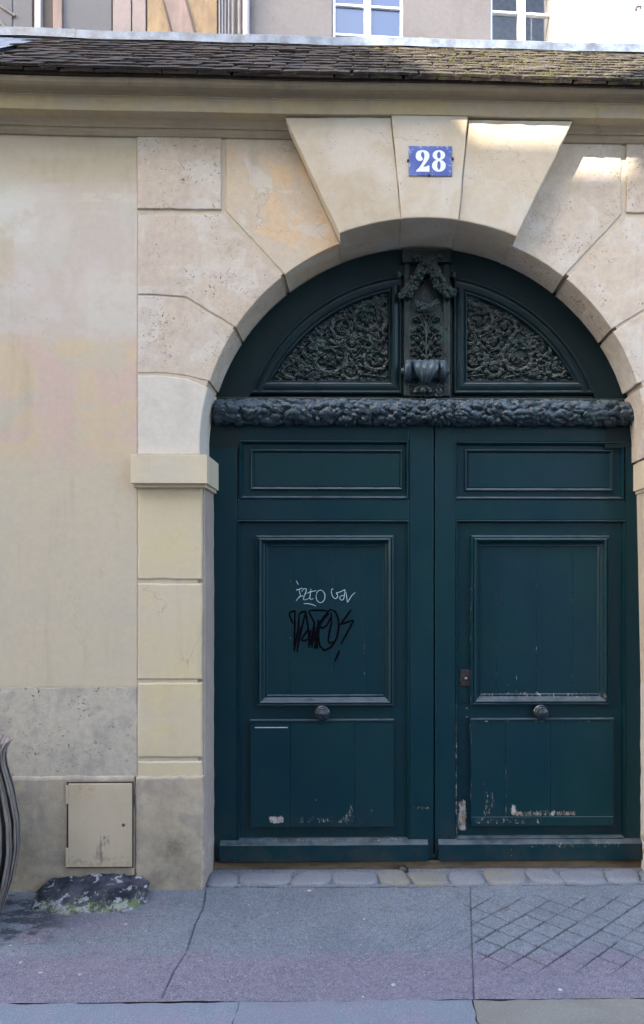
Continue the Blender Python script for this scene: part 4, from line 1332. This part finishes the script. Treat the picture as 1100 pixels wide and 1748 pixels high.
# leaf panel
q = rect(699, 530, 758.5, 676, YC)
fld = Field(q[0], q[2], q[1], q[3], .0022)
rr = random.Random(77)
cen = W(728, 600, YC)
fld.stroke([W(728, 622, YC), W(727.5, 575, YC), W(727, 540, YC)], .009, .005, .030, .018)
for (du, vb0, ht, fl, r0) in ((22, 585, 42, 1, .006), (25, 606, 34, 1, .006), (25, 622, 26, 1, .0065), (14, 570, 30, 1, .005), (24, 632, 12, 1, .006)):
    for s in (-1, 1):
        pts = []
        for t in np.linspace(0, 1, 10):
            pts.append(W(728 + s * du * (t ** 1.4) * (1 if t < .8 else 1.02), vb0 - ht * math.sin(t * math.pi * .62), YC))
        fld.stroke(pts, r0 + .001, .0055, .018, .032)
        for k in range(2, 10, 2):
            fld.dome(pts[k][0], pts[k][1] - .012, .010, .022, 1.4, s * .6, .4); fld.dome(pts[k][0] - s * .008, pts[k][1] + .010, .007, .020, 1.5, -s * .7, .4)
for s in (-1, 1):
    for (du, vv_, r_k, an) in ((6, 610, .014, .9), (13, 600, .016, .5), (20, 606, .014, .2), (8, 590, .014, 1.2), (15, 582, .015, .7), (21, 588, .012, .3), (6, 570, .012, 1.3), (13, 562, .013, .9), (19, 566, .011, .5), (11, 545, .010, 1.0), (17, 548, .009, .6), (8, 622, .014, .4), (19, 620, .013, .1)):
        p_ = W(728 + s * du, vv_, YC)
        fld.dome(p_[0], p_[1], r_k * .75, .034, 1.9, s * an, .5)
for k in range(70):
    p_ = W(rr.uniform(703, 755), rr.uniform(560, 640), YC)
    fld.dome(p_[0], p_[1], rr.uniform(.005, .010), rr.uniform(.005, .012), 1.4, rr.uniform(0, 3), .4)
for k in range(40):
    p_ = W(rr.uniform(702, 756), rr.uniform(648, 676), YC)
    fld.dome(p_[0], p_[1], rr.uniform(.004, .008), rr.uniform(.003, .008), 1.4, rr.uniform(0, 3), .4)
fld.H += .003 * (fbm(fld.X * 80, fld.Z * 80, 3) - .5)
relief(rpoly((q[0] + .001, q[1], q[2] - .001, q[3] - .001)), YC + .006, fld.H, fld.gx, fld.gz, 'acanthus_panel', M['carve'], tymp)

def lumps(path, rad, n, rlo, rhi, rr, squash=1.0):
    m_ = MB()
    P_a = np.array(path, float)
    t = np.r_[0, np.cumsum(np.linalg.norm(np.diff(P_a, axis=0), axis=1))]
    for k in range(n):
        q = rr.random()
        c = np.array([np.interp(q * t[-1], t, P_a[:, i]) for i in range(3)])
        w_ = rad * (math.sin(math.pi * min(1, max(0, q))) * .35 + .75)
        a_ = rr.uniform(0, 2 * math.pi)
        c = c + np.array([w_ * math.cos(a_) * rr.random() ** .5, -abs(w_ * math.sin(a_)) * .8, w_ * math.sin(a_ * 1.7) * .9])
        r = rr.uniform(rlo, rhi)
        sx = np.array([rr.uniform(.8, 1.3), rr.uniform(.8, 1.1), rr.uniform(.8, 1.3)])
        m_.add(ICO_V * r * sx + c, ICO_F)
    return m_
def P3(u, v, y):
    x, z = W(u, v, y); return (x, y, z)
rr = random.Random(4)
lumps([P3(731, 446, YC - .03), P3(718, 464, YC - .03), P3(704, 484, YC - .025), P3(692, 502, YC - .02), P3(683, 506, YC - .015)], .026, 150, .008, .016, rr).put('fruit_swag', M['carve'], tymp, True)
lumps([P3(731, 446, YC - .03), P3(741, 464, YC - .03), P3(753, 484, YC - .025), P3(765, 500, YC - .02), P3(773, 503, YC - .015)], .026, 150, .008, .016, rr).put('fruit_swag', M['carve'], tymp, True)
lumps([P3(705, 438, YC - .03), P3(730, 450, YC - .036), P3(757, 438, YC - .03)], .016, 60, .006, .012, rr).put('fruit_swag', M['carve'], tymp, True)
lumps([P3(709, 517, YC - .02), P3(719, 523, YC - .03), P3(729, 525, YC - .032), P3(739, 522, YC - .03), P3(746, 516, YC - .02)], .012, 70, .006, .011, rr).put('leaf_spray', M['garland'], tymp, True)
for s in (-1, 1):
    # bead curls at the shoulders
    c = P3(728 + s * 47, 470, YC - .005)
    m_ = MB().add(ICO_V * np.array([.016, .016, .02]) + np.array(c), ICO_F)
    m_.put('shoulder_curl', M['carve'], tymp, True)
# scroll (volute) lying across the console, with a drooping leaf
x0, x1 = W(689, 630, YC)[0], W(762, 630, YC)[0]
zc = W(725, 632, YC - .05)[1]
yc = YC - .035
m_ = MB()
n = 22
prof = [(-.06, .012), (-.055, .017), (-.02, .018), (.0, .020), (.01, .048), (.04, .056), (.12, .060), (.17, .056), (.19, .045), (.24, .040), (.5, .036), (.76, .040), (.81, .045), (.83, .056), (.88, .060), (.96, .056), (.99, .048), (1.0, .020), (1.02, .018), (1.055, .017), (1.06, .012)]
v, f = [], []
for t, r in prof:
    for i in range(n):
        a_ = 2 * math.pi * i / n
        v.append((x0 + (x1 - x0) * t, yc + r * .85 * math.cos(a_), zc + r * math.sin(a_)))
for k in range(len(prof) - 1):
    for i in range(n):
        j = (i + 1) % n
        f.append((k * n + i, k * n + j, (k + 1) * n + j, (k + 1) * n + i))
f += [tuple(reversed(range(n))), tuple(range((len(prof) - 1) * n, len(prof) * n))]
put('scroll_volute', v, f, M['garland'], tymp, True)
# shell-like leaf over the scroll
v, f = [], []
na, nb = 17, 12
for j in range(nb):
    t = j / (nb - 1)
    for i in range(na):
        s = i / (na - 1) * 2 - 1
        wdt_ = .072 * math.sin(math.pi * (.25 + .62 * t)) 
        lob = 1 + .10 * math.cos(s * 9) * t
        a_ = R(100 - 165 * t)
        rr_ = .060 + .014 * math.cos(s * 12) * (.3 + t * .5) * .6
        v.append(((x0 + x1) / 2 + s * wdt_ * lob, yc - rr_ * math.cos(a_) * .95 - .004, zc + rr_ * math.sin(a_) - .024 * t + .012 * t * s * s))
for j in range(nb - 1):
    for i in range(na - 1):
        q = j * na + i
        f.append((q, q + na, q + na + 1, q + 1))
put('drooping_leaf', v, f, M['garland'], tymp, True)
c = P3(722, 667, YC - .02)
m_ = MB().add(ICO_V * .019 + np.array(c) + np.array([0, -.016, -.004]), ICO_F)
for k in range(7):
    a_ = R(180 * k / 6)
    m_.add(ICO_V * np.array([.019, .014, .013]) + np.array([c[0] + .036 * math.cos(a_), c[1], c[2] + .024 * math.sin(a_) - .006]), ICO_F)
m_.put('rosette', M['carve'], tymp, True)

# the fruit garland that forms the transom
gx0, gx1 = W(364, 700, .2)[0], W(1087, 700, .2)[0]
gzc = W(720, 702, .17)[1]
gyc, gr = .215, .060
L_ = gx1 - gx0
nu, na = int(L_ / .0042), 54
class Wrap(Field): pass
fld = Field(0, L_, 0, gr * 3.7, .0042)
rr = random.Random(15)
placed = []
for k in range(2600):
    x, s = rr.uniform(0, L_), rr.uniform(.01, gr * 3.6)
    cen_ = abs(x / L_ - .5)
    r = rr.uniform(.011, .019) if (cen_ < .08 or .13 < cen_ < .17) else rr.uniform(.014, .037)
    if any((x - a_) ** 2 + (s - b__) ** 2 < (.80 * (r + c_)) ** 2 for a_, b__, c_ in placed): continue
    placed.append((x, s, r))
    fld.dome(x, s, r * 1.08, rr.uniform(.018, .029), rr.uniform(1.0, 1.7), rr.uniform(-.9, .9), rr.choice([0, .2, .4]), .40)
fld.H += .009 * (fbm(fld.X * 34, fld.Z * 34, 9, 5) - .5) - .006 * (np.abs(fbm(fld.X * 26, fld.Z * 26, 31) - .5) < .025)
nzv, nxv = fld.X.shape
v = []
for j in range(nzv):
    a_ = R(105) - fld.gz[j] / gr                 # from the top round the front to the underside
    for i in range(nxv):
        x = fld.gx[i]
        e_ = min(x, L_ - x)
        cap = math.sqrt(max(0.0, 1 - max(0, 1 - e_ / .03) ** 2)) * .45 + .55
        r = (gr + fld.H[j, i] - .010) * cap
        v.append((gx0 + x, gyc - r * math.cos(a_) * 1.05, gzc + r * math.sin(a_) * 1.0))
f = [(j * nxv + i + 1, j * nxv + i, (j + 1) * nxv + i, (j + 1) * nxv + i + 1) for j in range(nzv - 1) for i in range(nxv - 1)]
f.append(tuple(j * nxv for j in range(nzv)))
f.append(tuple(j * nxv + nxv - 1 for j in reversed(range(nzv))))
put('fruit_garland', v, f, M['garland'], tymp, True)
zq = W(720, 722, YD)[1]
box('transom_beam', W(352, 700, YD)[0], W(1110, 700, YD)[0], YD - .010, YD + .06, zq, W(720, 680, YD)[1], M['carve'], tymp, .004)

# ------------------------------------------------------------------ number sign
q = rect(698, 249, 772, 300, KO - .006)
sign = thing('house_number_sign', ((q[0] + q[2]) / 2, KO, q[1]), 'small blue enamel plate with white number 28 fixed on the keystone', 'sign')
YS = KO - .0055
prism('plate', rpoly(q), YS, KO + .002, M['enamel'], sign, .0015)
def Tn(pts):
    return [W(680 + a_ / 9.17, 230 + b__ / 9.17, YS) for a_, b__ in pts]
two = [(275, 325), (283, 288), (308, 260), (345, 246), (390, 243), (432, 250), (466, 270), (487, 303), (489, 340), (478, 376), (455, 415), (425, 455), (388, 503), (425, 503), (452, 495), (468, 484), (489, 484), (490, 578), (283, 578), (283, 563), (330, 515), (365, 465), (393, 412), (409, 360), (411, 312), (402, 280), (384, 264), (366, 276), (356, 305), (362, 342), (380, 364), (388, 384), (372, 402), (345, 412), (315, 406), (290, 386), (277, 356)]
prism('digit', Tn(two), YS - .0012, YS + .001, M['enamel_w'], sign)
def el(cx, cy, rx, ry, n=28): return [(cx + rx * math.cos(2 * math.pi * k / n), cy + ry * math.sin(2 * math.pi * k / n)) for k in range(n)]
def ring_plate(mb, o_, i_):
    n = len(o_)
    O, I = Tn(o_), Tn(i_)
    v = [(x, YS - .0012, z) for x, z in O] + [(x, YS - .0012, z) for x, z in I] + [(x, YS + .001, z) for x, z in O]
    f = [(k, n + k, n + (k + 1) % n, (k + 1) % n) for k in range(n)] + [(k, (k + 1) % n, 2 * n + (k + 1) % n, 2 * n + k) for k in range(n)]
    mb.add(v, f)
m_ = MB()
ring_plate(m_, el(637, 321, 98, 78), el(637, 321, 29, 54))
v8 = MB()
ring_plate(v8, el(637, 486, 107, 94), el(637, 483, 27, 70))
m_.add([(x, y - .0003, z) for x, y, z in v8.v], v8.f)
m_.put('digit', M['enamel_w'], sign)
for (u, v_) in ((697, 274), (773, 271), (733, 299)):
    c = W(u, v_, YS)
    v, f = lathe_y(c[0], c[1], [(.002, YS - .005), (.006, YS - .004), (.0065, KO + .001)], 10)
    put('fixing_hook', v, f, M['lock'], sign, True)

# ------------------------------------------------------------------ meter hatch in the base
YH = -.016
q = rect(117, 1338, 225, 1480, YH - .012)
hatch = thing('meter_hatch', ((q[0] + q[2]) / 2, YH, q[1]), 'beige steel meter hatch with a round keyhole set in the grey base', 'hatch')
box('hatch_frame', q[0] - .012, q[2] + .006, YH - .004, YH + .02, q[1] - .008, q[3] + .008, M['rust'], hatch, .002)
dr = prism('hatch_door', rpoly(q), YH - .014, YH - .003, M['hatch'], hatch, .002)
for v0, v1 in ((1341, 1372), (1448, 1480)):
    h = rect(112.5, v0, 119, v1, YH - .012)
    prism('hinge', rpoly((h[0], h[1], q[0] - .001, h[3])), YH - .016, YH, M['hatch'], hatch, .002)
c = W(211, 1408.5, YH - .014)
v, f = lathe_y(c[0], c[1], [(.0005, YH - .0146), (.0085, YH - .0146), (.009, YH - .0135)], 16)
put('keyhole', v, f, M['slat_in'], dr, True)

# ------------------------------------------------------------------ rough guard stone
rx0, _y = ground(50, 1545)
bx0, bx1 = W(50, 1530, -.2)[0], W(258, 1520, -.2)[0]
import bmesh
def RP(u, y, z): return (W(u, 1520, y)[0], y, z * .78 if z > 0 else z)
hull = [RP(92, -.03, .150), RP(170, -.03, .168), RP(246, -.03, .165), RP(252, -.12, .135), RP(238, -.17, .120), RP(165, -.17, .128), RP(98, -.15, .112), RP(74, -.10, .105),
        RP(60, -.20, .055), RP(46, -.24, .018), RP(52, -.26, -.03), RP(120, -.30, -.03), RP(120, -.29, .020), RP(180, -.28, .022), RP(185, -.29, -.03), RP(222, -.25, .03), RP(226, -.25, -.03), RP(250, -.17, .05), RP(252, -.16, -.03), RP(60, -.03, .06), RP(52, -.03, -.03), RP(258, -.03, -.03), RP(258, -.05, .12)]
bm = bmesh.new()
for q in hull: bm.verts.new(q)
r_h = bmesh.ops.convex_hull(bm, input=bm.verts)
bmesh.ops.delete(bm, geom=[q for q in r_h['geom_interior'] if isinstance(q, bmesh.types.BMVert)], context='VERTS')
for _ in range(5):
    long_ = [e for e in bm.edges if e.calc_length() > .014]
    if not long_: break
    bmesh.ops.subdivide_edges(bm, edges=long_, cuts=1)
    bmesh.ops.triangulate(bm, faces=bm.faces)
bm.normal_update()
v = np.array([q.co[:] for q in bm.verts]); nrm_ = np.array([q.normal[:] for q in bm.verts])
f = [tuple(x.index for x in q.verts) for q in bm.faces]
bm.free()
xx, yy, zz = v[:, 0], v[:, 1], v[:, 2]
nse = (fbm(xx * 9 + zz * 5, yy * 9 - zz * 7, 2, 3) - .5) * .030 + (np.abs(fbm(xx * 24 + zz * 11, yy * 24 + zz * 17, 7, 4) - .5)) * -.034 + (fbm(xx * 70, yy * 70 + zz * 60, 5, 3) - .5) * .012
v = v + nrm_ * nse[:, None]
xx, yy, zz = v.T
rock = put('guard_stone', np.stack([xx, yy, zz], 1), f, M['rock'], None, True)
tag(rock, 'dark rough guard stone patched with green lichen under the beige hatch', 'stone')
for (u, v_, r) in ((212, 1556, .022), (248, 1531, .008)):
    x, y = ground(u, v_)
    vv = ICO_V * np.array([r, r * .8, r * .5]) * (1 + .15 * np.sin(ICO_V[:, [0]] * 7 + 2)) + np.array([x, y, gz(y) + r * .2])
    o = put('pebble', vv, ICO_F, M['sett'], None, True)
    tag(o, 'flat grey pebble on the pavement in front of the guard stone' if r > .01 else 'tiny pale pebble at the right end of the guard stone', 'pebble')

# ------------------------------------------------------------------ slatted basket at the left edge
bcx, bcy = W(-69, 1400, -.32)[0], -.32
bin_ = thing('slatted_basket', (bcx, bcy, .02), 'grey slatted basket with a flared rim standing by the wall at the left edge', 'basket')
zt0 = W(0, 1268, bcy)[1]
prof_b = [(0.0, .165), (.06, .185), (.2, .225), (.38, .252), (.55, .248), (.72, .225), (.85, .196), (.93, .186), (.97, .197), (1.0, .216)]
pt_, pr_ = [q[0] for q in prof_b], [q[1] for q in prof_b]
NS = 46
def slat_geo(a0, off, wdt_, seed):
    q_ = random.Random(seed)
    tw = q_.uniform(.10, .18)
    v, f = [], []
    n = 20
    for k in range(n + 1):
        t = k / n
        r = float(np.interp(t, pt_, pr_)) + off
        a_ = a0 + tw * math.sin(t * 3.0 + seed) * .35
        z = .03 + t * (zt0 - .03)
        ca, sa = math.cos(a_), math.sin(a_)
        hw = wdt_ * (1 - .35 * abs(t - .45))
        for (dr_, dt_) in ((.004, -hw), (.007, 0), (.004, hw), (-.003, 0)):
            v.append((bcx + (r + dr_) * ca - dt_ * sa, bcy + (r + dr_) * sa + dt_ * ca, z))
    for k in range(n):
        for i in range(4):
            j = (i + 1) % 4
            f.append((k * 4 + i, k * 4 + j, k * 4 + 4 + j, k * 4 + 4 + i))
    f += [(3, 2, 1, 0), tuple(n * 4 + i for i in range(4))]
    return v, f
for k in range(NS):
    v, f = slat_geo(2 * math.pi * k / NS + rnd.uniform(-.03, .03), rnd.uniform(-.004, .006), .0150, k)
    put('slat', v, f, M['slat'], bin_, True)
for zz_, r in ((.06, .178), (zt0 * .93, .180)):
    pts = [(bcx + r * math.cos(2 * math.pi * k / 40), bcy + r * math.sin(2 * math.pi * k / 40), zz_) for k in range(41)]
    v, f = tube_geo(pts, .008, 8)
    put('hoop', v, f, M['slat'], bin_, True)
v, f = [], []
n = 28
for t in np.linspace(0, .96, 10):
    r = float(np.interp(t, pt_, pr_)) - .022
    v += [(bcx + r * math.cos(2 * math.pi * k / n), bcy + r * math.sin(2 * math.pi * k / n), .04 + t * (zt0 - .06)) for k in range(n)]
for k in range(9):
    f += [(k * n + i, k * n + (i + 1) % n, (k + 1) * n + (i + 1) % n, (k + 1) * n + i) for i in range(n)]
put('lining', v, f, M['slat_in'], bin_, True)

# ------------------------------------------------------------------ houses across the courtyard
PHI, YB0 = R(4.0), 4.0                                 # their front recedes a little to the right
def H2(u, v, off=0.0):
    """measured point on the house fronts, in the houses' own frame (origin on the front line)"""
    d = ray(u, v)
    nrm = np.array([-math.sin(PHI), math.cos(PHI), 0])
    t = ((np.array([0, YB0, 0]) - CP) @ nrm + off) / (d @ nrm)
    p = CP + d * t
    return p[0] * math.cos(PHI) + (p[1] - YB0) * math.sin(PHI), p[2]
ZH = 11.5
def house(name, u0, u1, label, mat, off=0.0, z1=ZH, x0=None, x1=None, holes=()):
    a_ = H2(u0, 50, off)[0] if x0 is None else x0
    b__ = H2(u1, 50, off)[0] if x1 is None else x1
    rt = thing(name, (0, YB0, 0), label, 'house', rz=PHI)
    # local frame: pretend origin at (0, YB0, 0) unrotated
    xs_ = [a_]
    for h in sorted(holes):
        box('wall_front', xs_[-1], h[0], YB0 + off, YB0 + off + .3, -.1, z1, mat, rt)
        box('wall_front', h[0], h[1], YB0 + off, YB0 + off + .3, -.1, h[2], mat, rt)
        box('wall_front', h[0], h[1], YB0 + off, YB0 + off + .3, h[3], z1, mat, rt)
        xs_.append(h[1])
    box('wall_front', xs_[-1], b__, YB0 + off, YB0 + off + .3, -.1, z1, mat, rt)
    box('wall_body', a_ + .02, b__ - .02, YB0 + off + 1.8, YB0 + 7, -.1, z1 - .01, mat, rt)
    rf = put('roof', [(a_ - .1, YB0 + off - .2, z1), (b__ + .1, YB0 + off - .2, z1), (b__ + .1, YB0 + 7.1, z1), (a_ - .1, YB0 + 7.1, z1), (a_ - .1, YB0 + 3.5, z1 + 1.8), (b__ + .1, YB0 + 3.5, z1 + 1.8)], [(0, 1, 5, 4), (2, 3, 4, 5), (0, 4, 3), (1, 2, 5), (3, 2, 1, 0)], M['slate'], rt)
    return rt
def window(rt, u0, u1, um, bars, off, glassm, frame_m, vb=110, mull=6, fr=5):
    """casement: frame, mullion, glazing bars and separate panes"""
    x0, x1 = H2(u0, 50, off)[0], H2(u1, 50, off)[0]
    z0, z1 = H2(um, vb, off)[1], H2(um, -150, off)[1]
    y = YB0 + off
    s_ = (x1 - x0) / (u1 - u0)
    fw = fr * s_
    w_ = box('window', x0, x1, y + .02, y + .09, z0, z0 + .04, frame_m, rt, .004)
    for (a_, b__, nm) in ((x0, x0 + fw, 'frame_side'), (x1 - fw, x1, 'frame_side')):
        box(nm, a_, b__, y + .02, y + .09, z0 + .0405, z1, frame_m, w_, .006)
    xm0, xm1 = H2(um - mull, 50, off)[0], H2(um + mull, 50, off)[0]
    box('mullion', xm0, xm1, y + .005, y + .09, z0 + .0405, z1, frame_m, w_, .010)
    zs = [z0 + .04] + [H2(um, b__, off)[1] for b__ in bars] + [z1]
    for (a_, b__) in ((x0 + fw, xm0), (xm1, x1 - fw)):
        for k in range(len(zs) - 1):
            box('pane', a_, b__, y + .060, y + .066, zs[k] + .012, zs[k + 1] - .012, glassm, w_)
            if k: box('glazing_bar', a_, b__, y + .035, y + .08, zs[k] - .0121, zs[k] + .0121, frame_m, w_, .004)
    return x0, x1, z0, z1
def hole_of(u0, u1, um, off, vb=112):
    return (H2(u0, 50, off)[0], H2(u1, 50, off)[0], H2(um, vb, off)[1], H2(um, -151, off)[1])
gh = house('grey_house', 427, 943, 'grey stucco house behind the wall with a blue sky reflecting window', M['grey_wall'], 0, holes=[hole_of(567, 690, 627, 0), hole_of(838, 945, 892, 0)])
window(gh, 568, 689, 628, [57, 6, -46], .05, M['glass_sky'], M['white_paint'])
window(gh, 838.5, 944.5, 892, [69, 18, -34], .05, M['glass'], M['white_paint'], mull=6, fr=3)
# things to see inside the right window
xa, xb = H2(830, 50)[0], H2(950, 50)[0]
z0_ = H2(890, 120)[1]
box('room_back', xa - .3, xb + .3, YB0 + 1.2, YB0 + 1.25, 4, 9.5, M['room'], gh)
box('room_floor', xa - .3, xb + .3, YB0 + .3, YB0 + 1.2, z0_ - .7, z0_ - .66, M['room'], gh)
pz = [(xa + .06, z0_ - .1), (xa + .22, z0_ + .12), (xa + .36, z0_ + .42), (xa + .36, z0_ + .38), (xa + .24, z0_ + .08), (xa + .1, z0_ - .12)]
mbx = MB()
for (p0, p1) in ((H2(843, 66), H2(872, 40)), (H2(866, 80), H2(880, 26)), (H2(843, 100), H2(870, 62))):
    v, f = tube_geo([(p0[0], YB0 + .5, p0[1]), (p1[0], YB0 + .5, p1[1])], .017, 6)
    mbx.add(v, f)
for u in (852, 861, 930):
    p0, p1 = H2(u, 112), H2(u, 52 if u < 900 else -40)
    v, f = tube_geo([(p0[0], YB0 + .5, p0[1]), (p1[0], YB0 + .5, p1[1])], .011, 6)
    mbx.add(v, f)
mbx.put('stair_rail', M['dark_pipe'], gh)
p0, p1 = H2(903, 70), H2(922, 30)
prism('lamp_shade', [(p0[0], p0[1] - .05), (p1[0], p0[1] + .05), (p1[0] + .02, p1[1] - .08), (p1[0] - .05, p1[1]), (p0[0], p1[1] + .02)], YB0 + .6, YB0 + .7, M['room_pale'], gh)
wh = house('white_house', 946, 1900, 'sunlit white rendered house with a thin pipe behind the right of the roof', M['white_wall'], -.05)
p0 = H2(1091, 50, -.1)
v, f = tube_geo([(p0[0], YB0 - .09, 3.5), (p0[0], YB0 - .09, 11)], .016, 10)
put('thin_pipe', v, f, M['beam'], wh, True)
for zc_ in (H2(1091, 12, -.1)[1],):
    box('pipe_clip', p0[0] - .03, p0[0] + .03, YB0 - .115, YB0 - .05, zc_, zc_ + .05, M['dark_pipe'], wh)
th = house('timbered_house', -1500, 373, 'old house with ochre boards and pinkish timbers behind the left of the roof', M['pink_wall'], .10)
def strip(name, u0, u1, off, d, mat, parent, u0t=None, u1t=None, vtop=-150):
    if u0t is None: u0t, u1t = u0, u1
    p = [H2(u0, 130, off), H2(u1, 130, off), H2(u1t, vtop, off), H2(u0t, vtop, off)]
    return prism(name, p, YB0 + off, YB0 + off + d, mat, parent, .006)
w_ = strip('window', -60, 56, .07, .06, M['dark_pipe'], th)
for u0, u1 in ((-40, 22), (27, 56)):
    q0, q1 = H2(u0, 60, .075), H2(u1, 60, .075)
    box('pane', q0[0], q1[0], YB0 + .055, YB0 + .065, q0[1] - .8, q0[1] + 1.5, M['glass_sky' if False else 'slate_wall'], w_)
for (a_, b__) in (((0, 10), (27, 28)), ((0, 36), (20, 62))):
    p0, p1 = H2(*a_, .05), H2(*b__, .05)
    v, f = tube_geo([(p0[0], YB0 + .045, p0[1]), (p1[0], YB0 + .045, p1[1])], .013, 6)
    put('window_bar', v, f, M['grey_wall'], w_)
strip('pale_post', 59, 70, .0, .12, M['pipe'], th)
strip('brown_board', 70, 90, .06, .06, M['brown'], th)
strip('timber_post', 90, 106, .04, .08, M['beam'], th)
strip('grey_panel', 107, 191, .07, .06, M['slate_wall'], th)
strip('pale_post', 193, 224, .05, .06, M['pink_wall'], th)
strip('pale_post', 226, 249, .055, .06, M['pink_wall'], th)
strip('ochre_board', 252, 371, .05, .05, M['ochre'], th)
for ub, ut in ((312, 236), (352, 276)):
    strip('timber_brace', ub, ub + 3, .03, .03, M['brown'], th, ut, ut + 3)
strip('timber_brace', 315, 352, .04, .03, M['beam'], th, 239, 276)
dp = thing('pipe_bundle', (H2(392, 50)[0] * math.cos(PHI), YB0 + H2(392, 50)[0] * math.sin(PHI), 0.0), 'bundle of dark vertical pipes between the timbered house and the grey house', 'pipes')
for k, (u, r) in enumerate(((376, .010), (381, .010), (386, .009), (392, .010), (399, .016), (410, .020))):
    x_ = H2(u, 50, -.04)[0]
    px_, py_ = x_ * math.cos(PHI), YB0 + x_ * math.sin(PHI) - .05
    v, f = tube_geo([(px_, py_, -.1), (px_, py_, 11)], r, 8)
    put('pipe', v, f, M['dark_pipe'] if k < 4 else M['grey_wall'], dp, True)
x_ = H2(421.5, 50, -.08)[0]
px_, py_ = x_ * math.cos(PHI), YB0 + x_ * math.sin(PHI) - .08
v, f = tube_geo([(px_, py_, -.1), (px_, py_, 11)], .036, 14)
dpp = thing('drainpipe', (px_, py_, 0), 'pale round drainpipe at the left corner of the grey house', 'drainpipe')
put('pipe', v, f, M['pipe'], dpp, True)
# dark return behind the pipes
box('recess_wall', H2(370, 50, .1)[0], H2(430, 50, .1)[0], YB0 + .12, YB0 + .3, -.1, ZH, M['slate_wall'], th)

# ------------------------------------------------------------------ the street's unseen other side, its outline shaped to shade the gateway
op = thing('opposite_building', (-6, -6, -.1), 'pale terraced building with mansard roof across the street, behind the viewer', 'building')
HB = 9.27
box('facade', -8.9, 4.5, -9, -6.0, -.12, HB, M['opposite'], op)
box('tall_wing', -15, -8.9, -7.0, -6.01, -.12, 18.6, M['opposite'], op)  # thin unseen slab added to shade the grey house
put('mansard', [(-8.9, -6.02, HB), (-5.25, -6.02, HB), (-6.37, -6.02, 10.87), (-8.9, -6.02, 13.5), (-8.9, -6.6, HB), (-5.25, -6.6, HB), (-6.37, -6.6, 10.87), (-8.9, -6.6, 13.5)], [(0, 1, 2, 3), (5, 4, 7, 6), (1, 5, 6, 2), (2, 6, 7, 3), (0, 3, 7, 4), (1, 0, 4, 5)], M['slate'], op)  # kept thin, its flank sloped to cast the shade edge on the tiles
box('chimney', -4.36, -3.4, -6.8, -6.03, HB + .003, 12.4, M['opposite'], op)
for fl in range(2):
    for k in range(9):
        x = -8.2 + k * 1.4
        w_ = box('window', x, x + .95, -6.0, -5.985, 1.0 + fl * 3.4, 2.9 + fl * 3.4, M['white_paint'], op)
        for s in (0, 1):
            box('pane', x + .08 + s * .42, x + .45 + s * .42, -5.985, -5.980, 1.1 + fl * 3.4, 2.8 + fl * 3.4, M['glass_sky'], w_)
print('tiles', ntile, 'objects', len(bpy.data.objects))
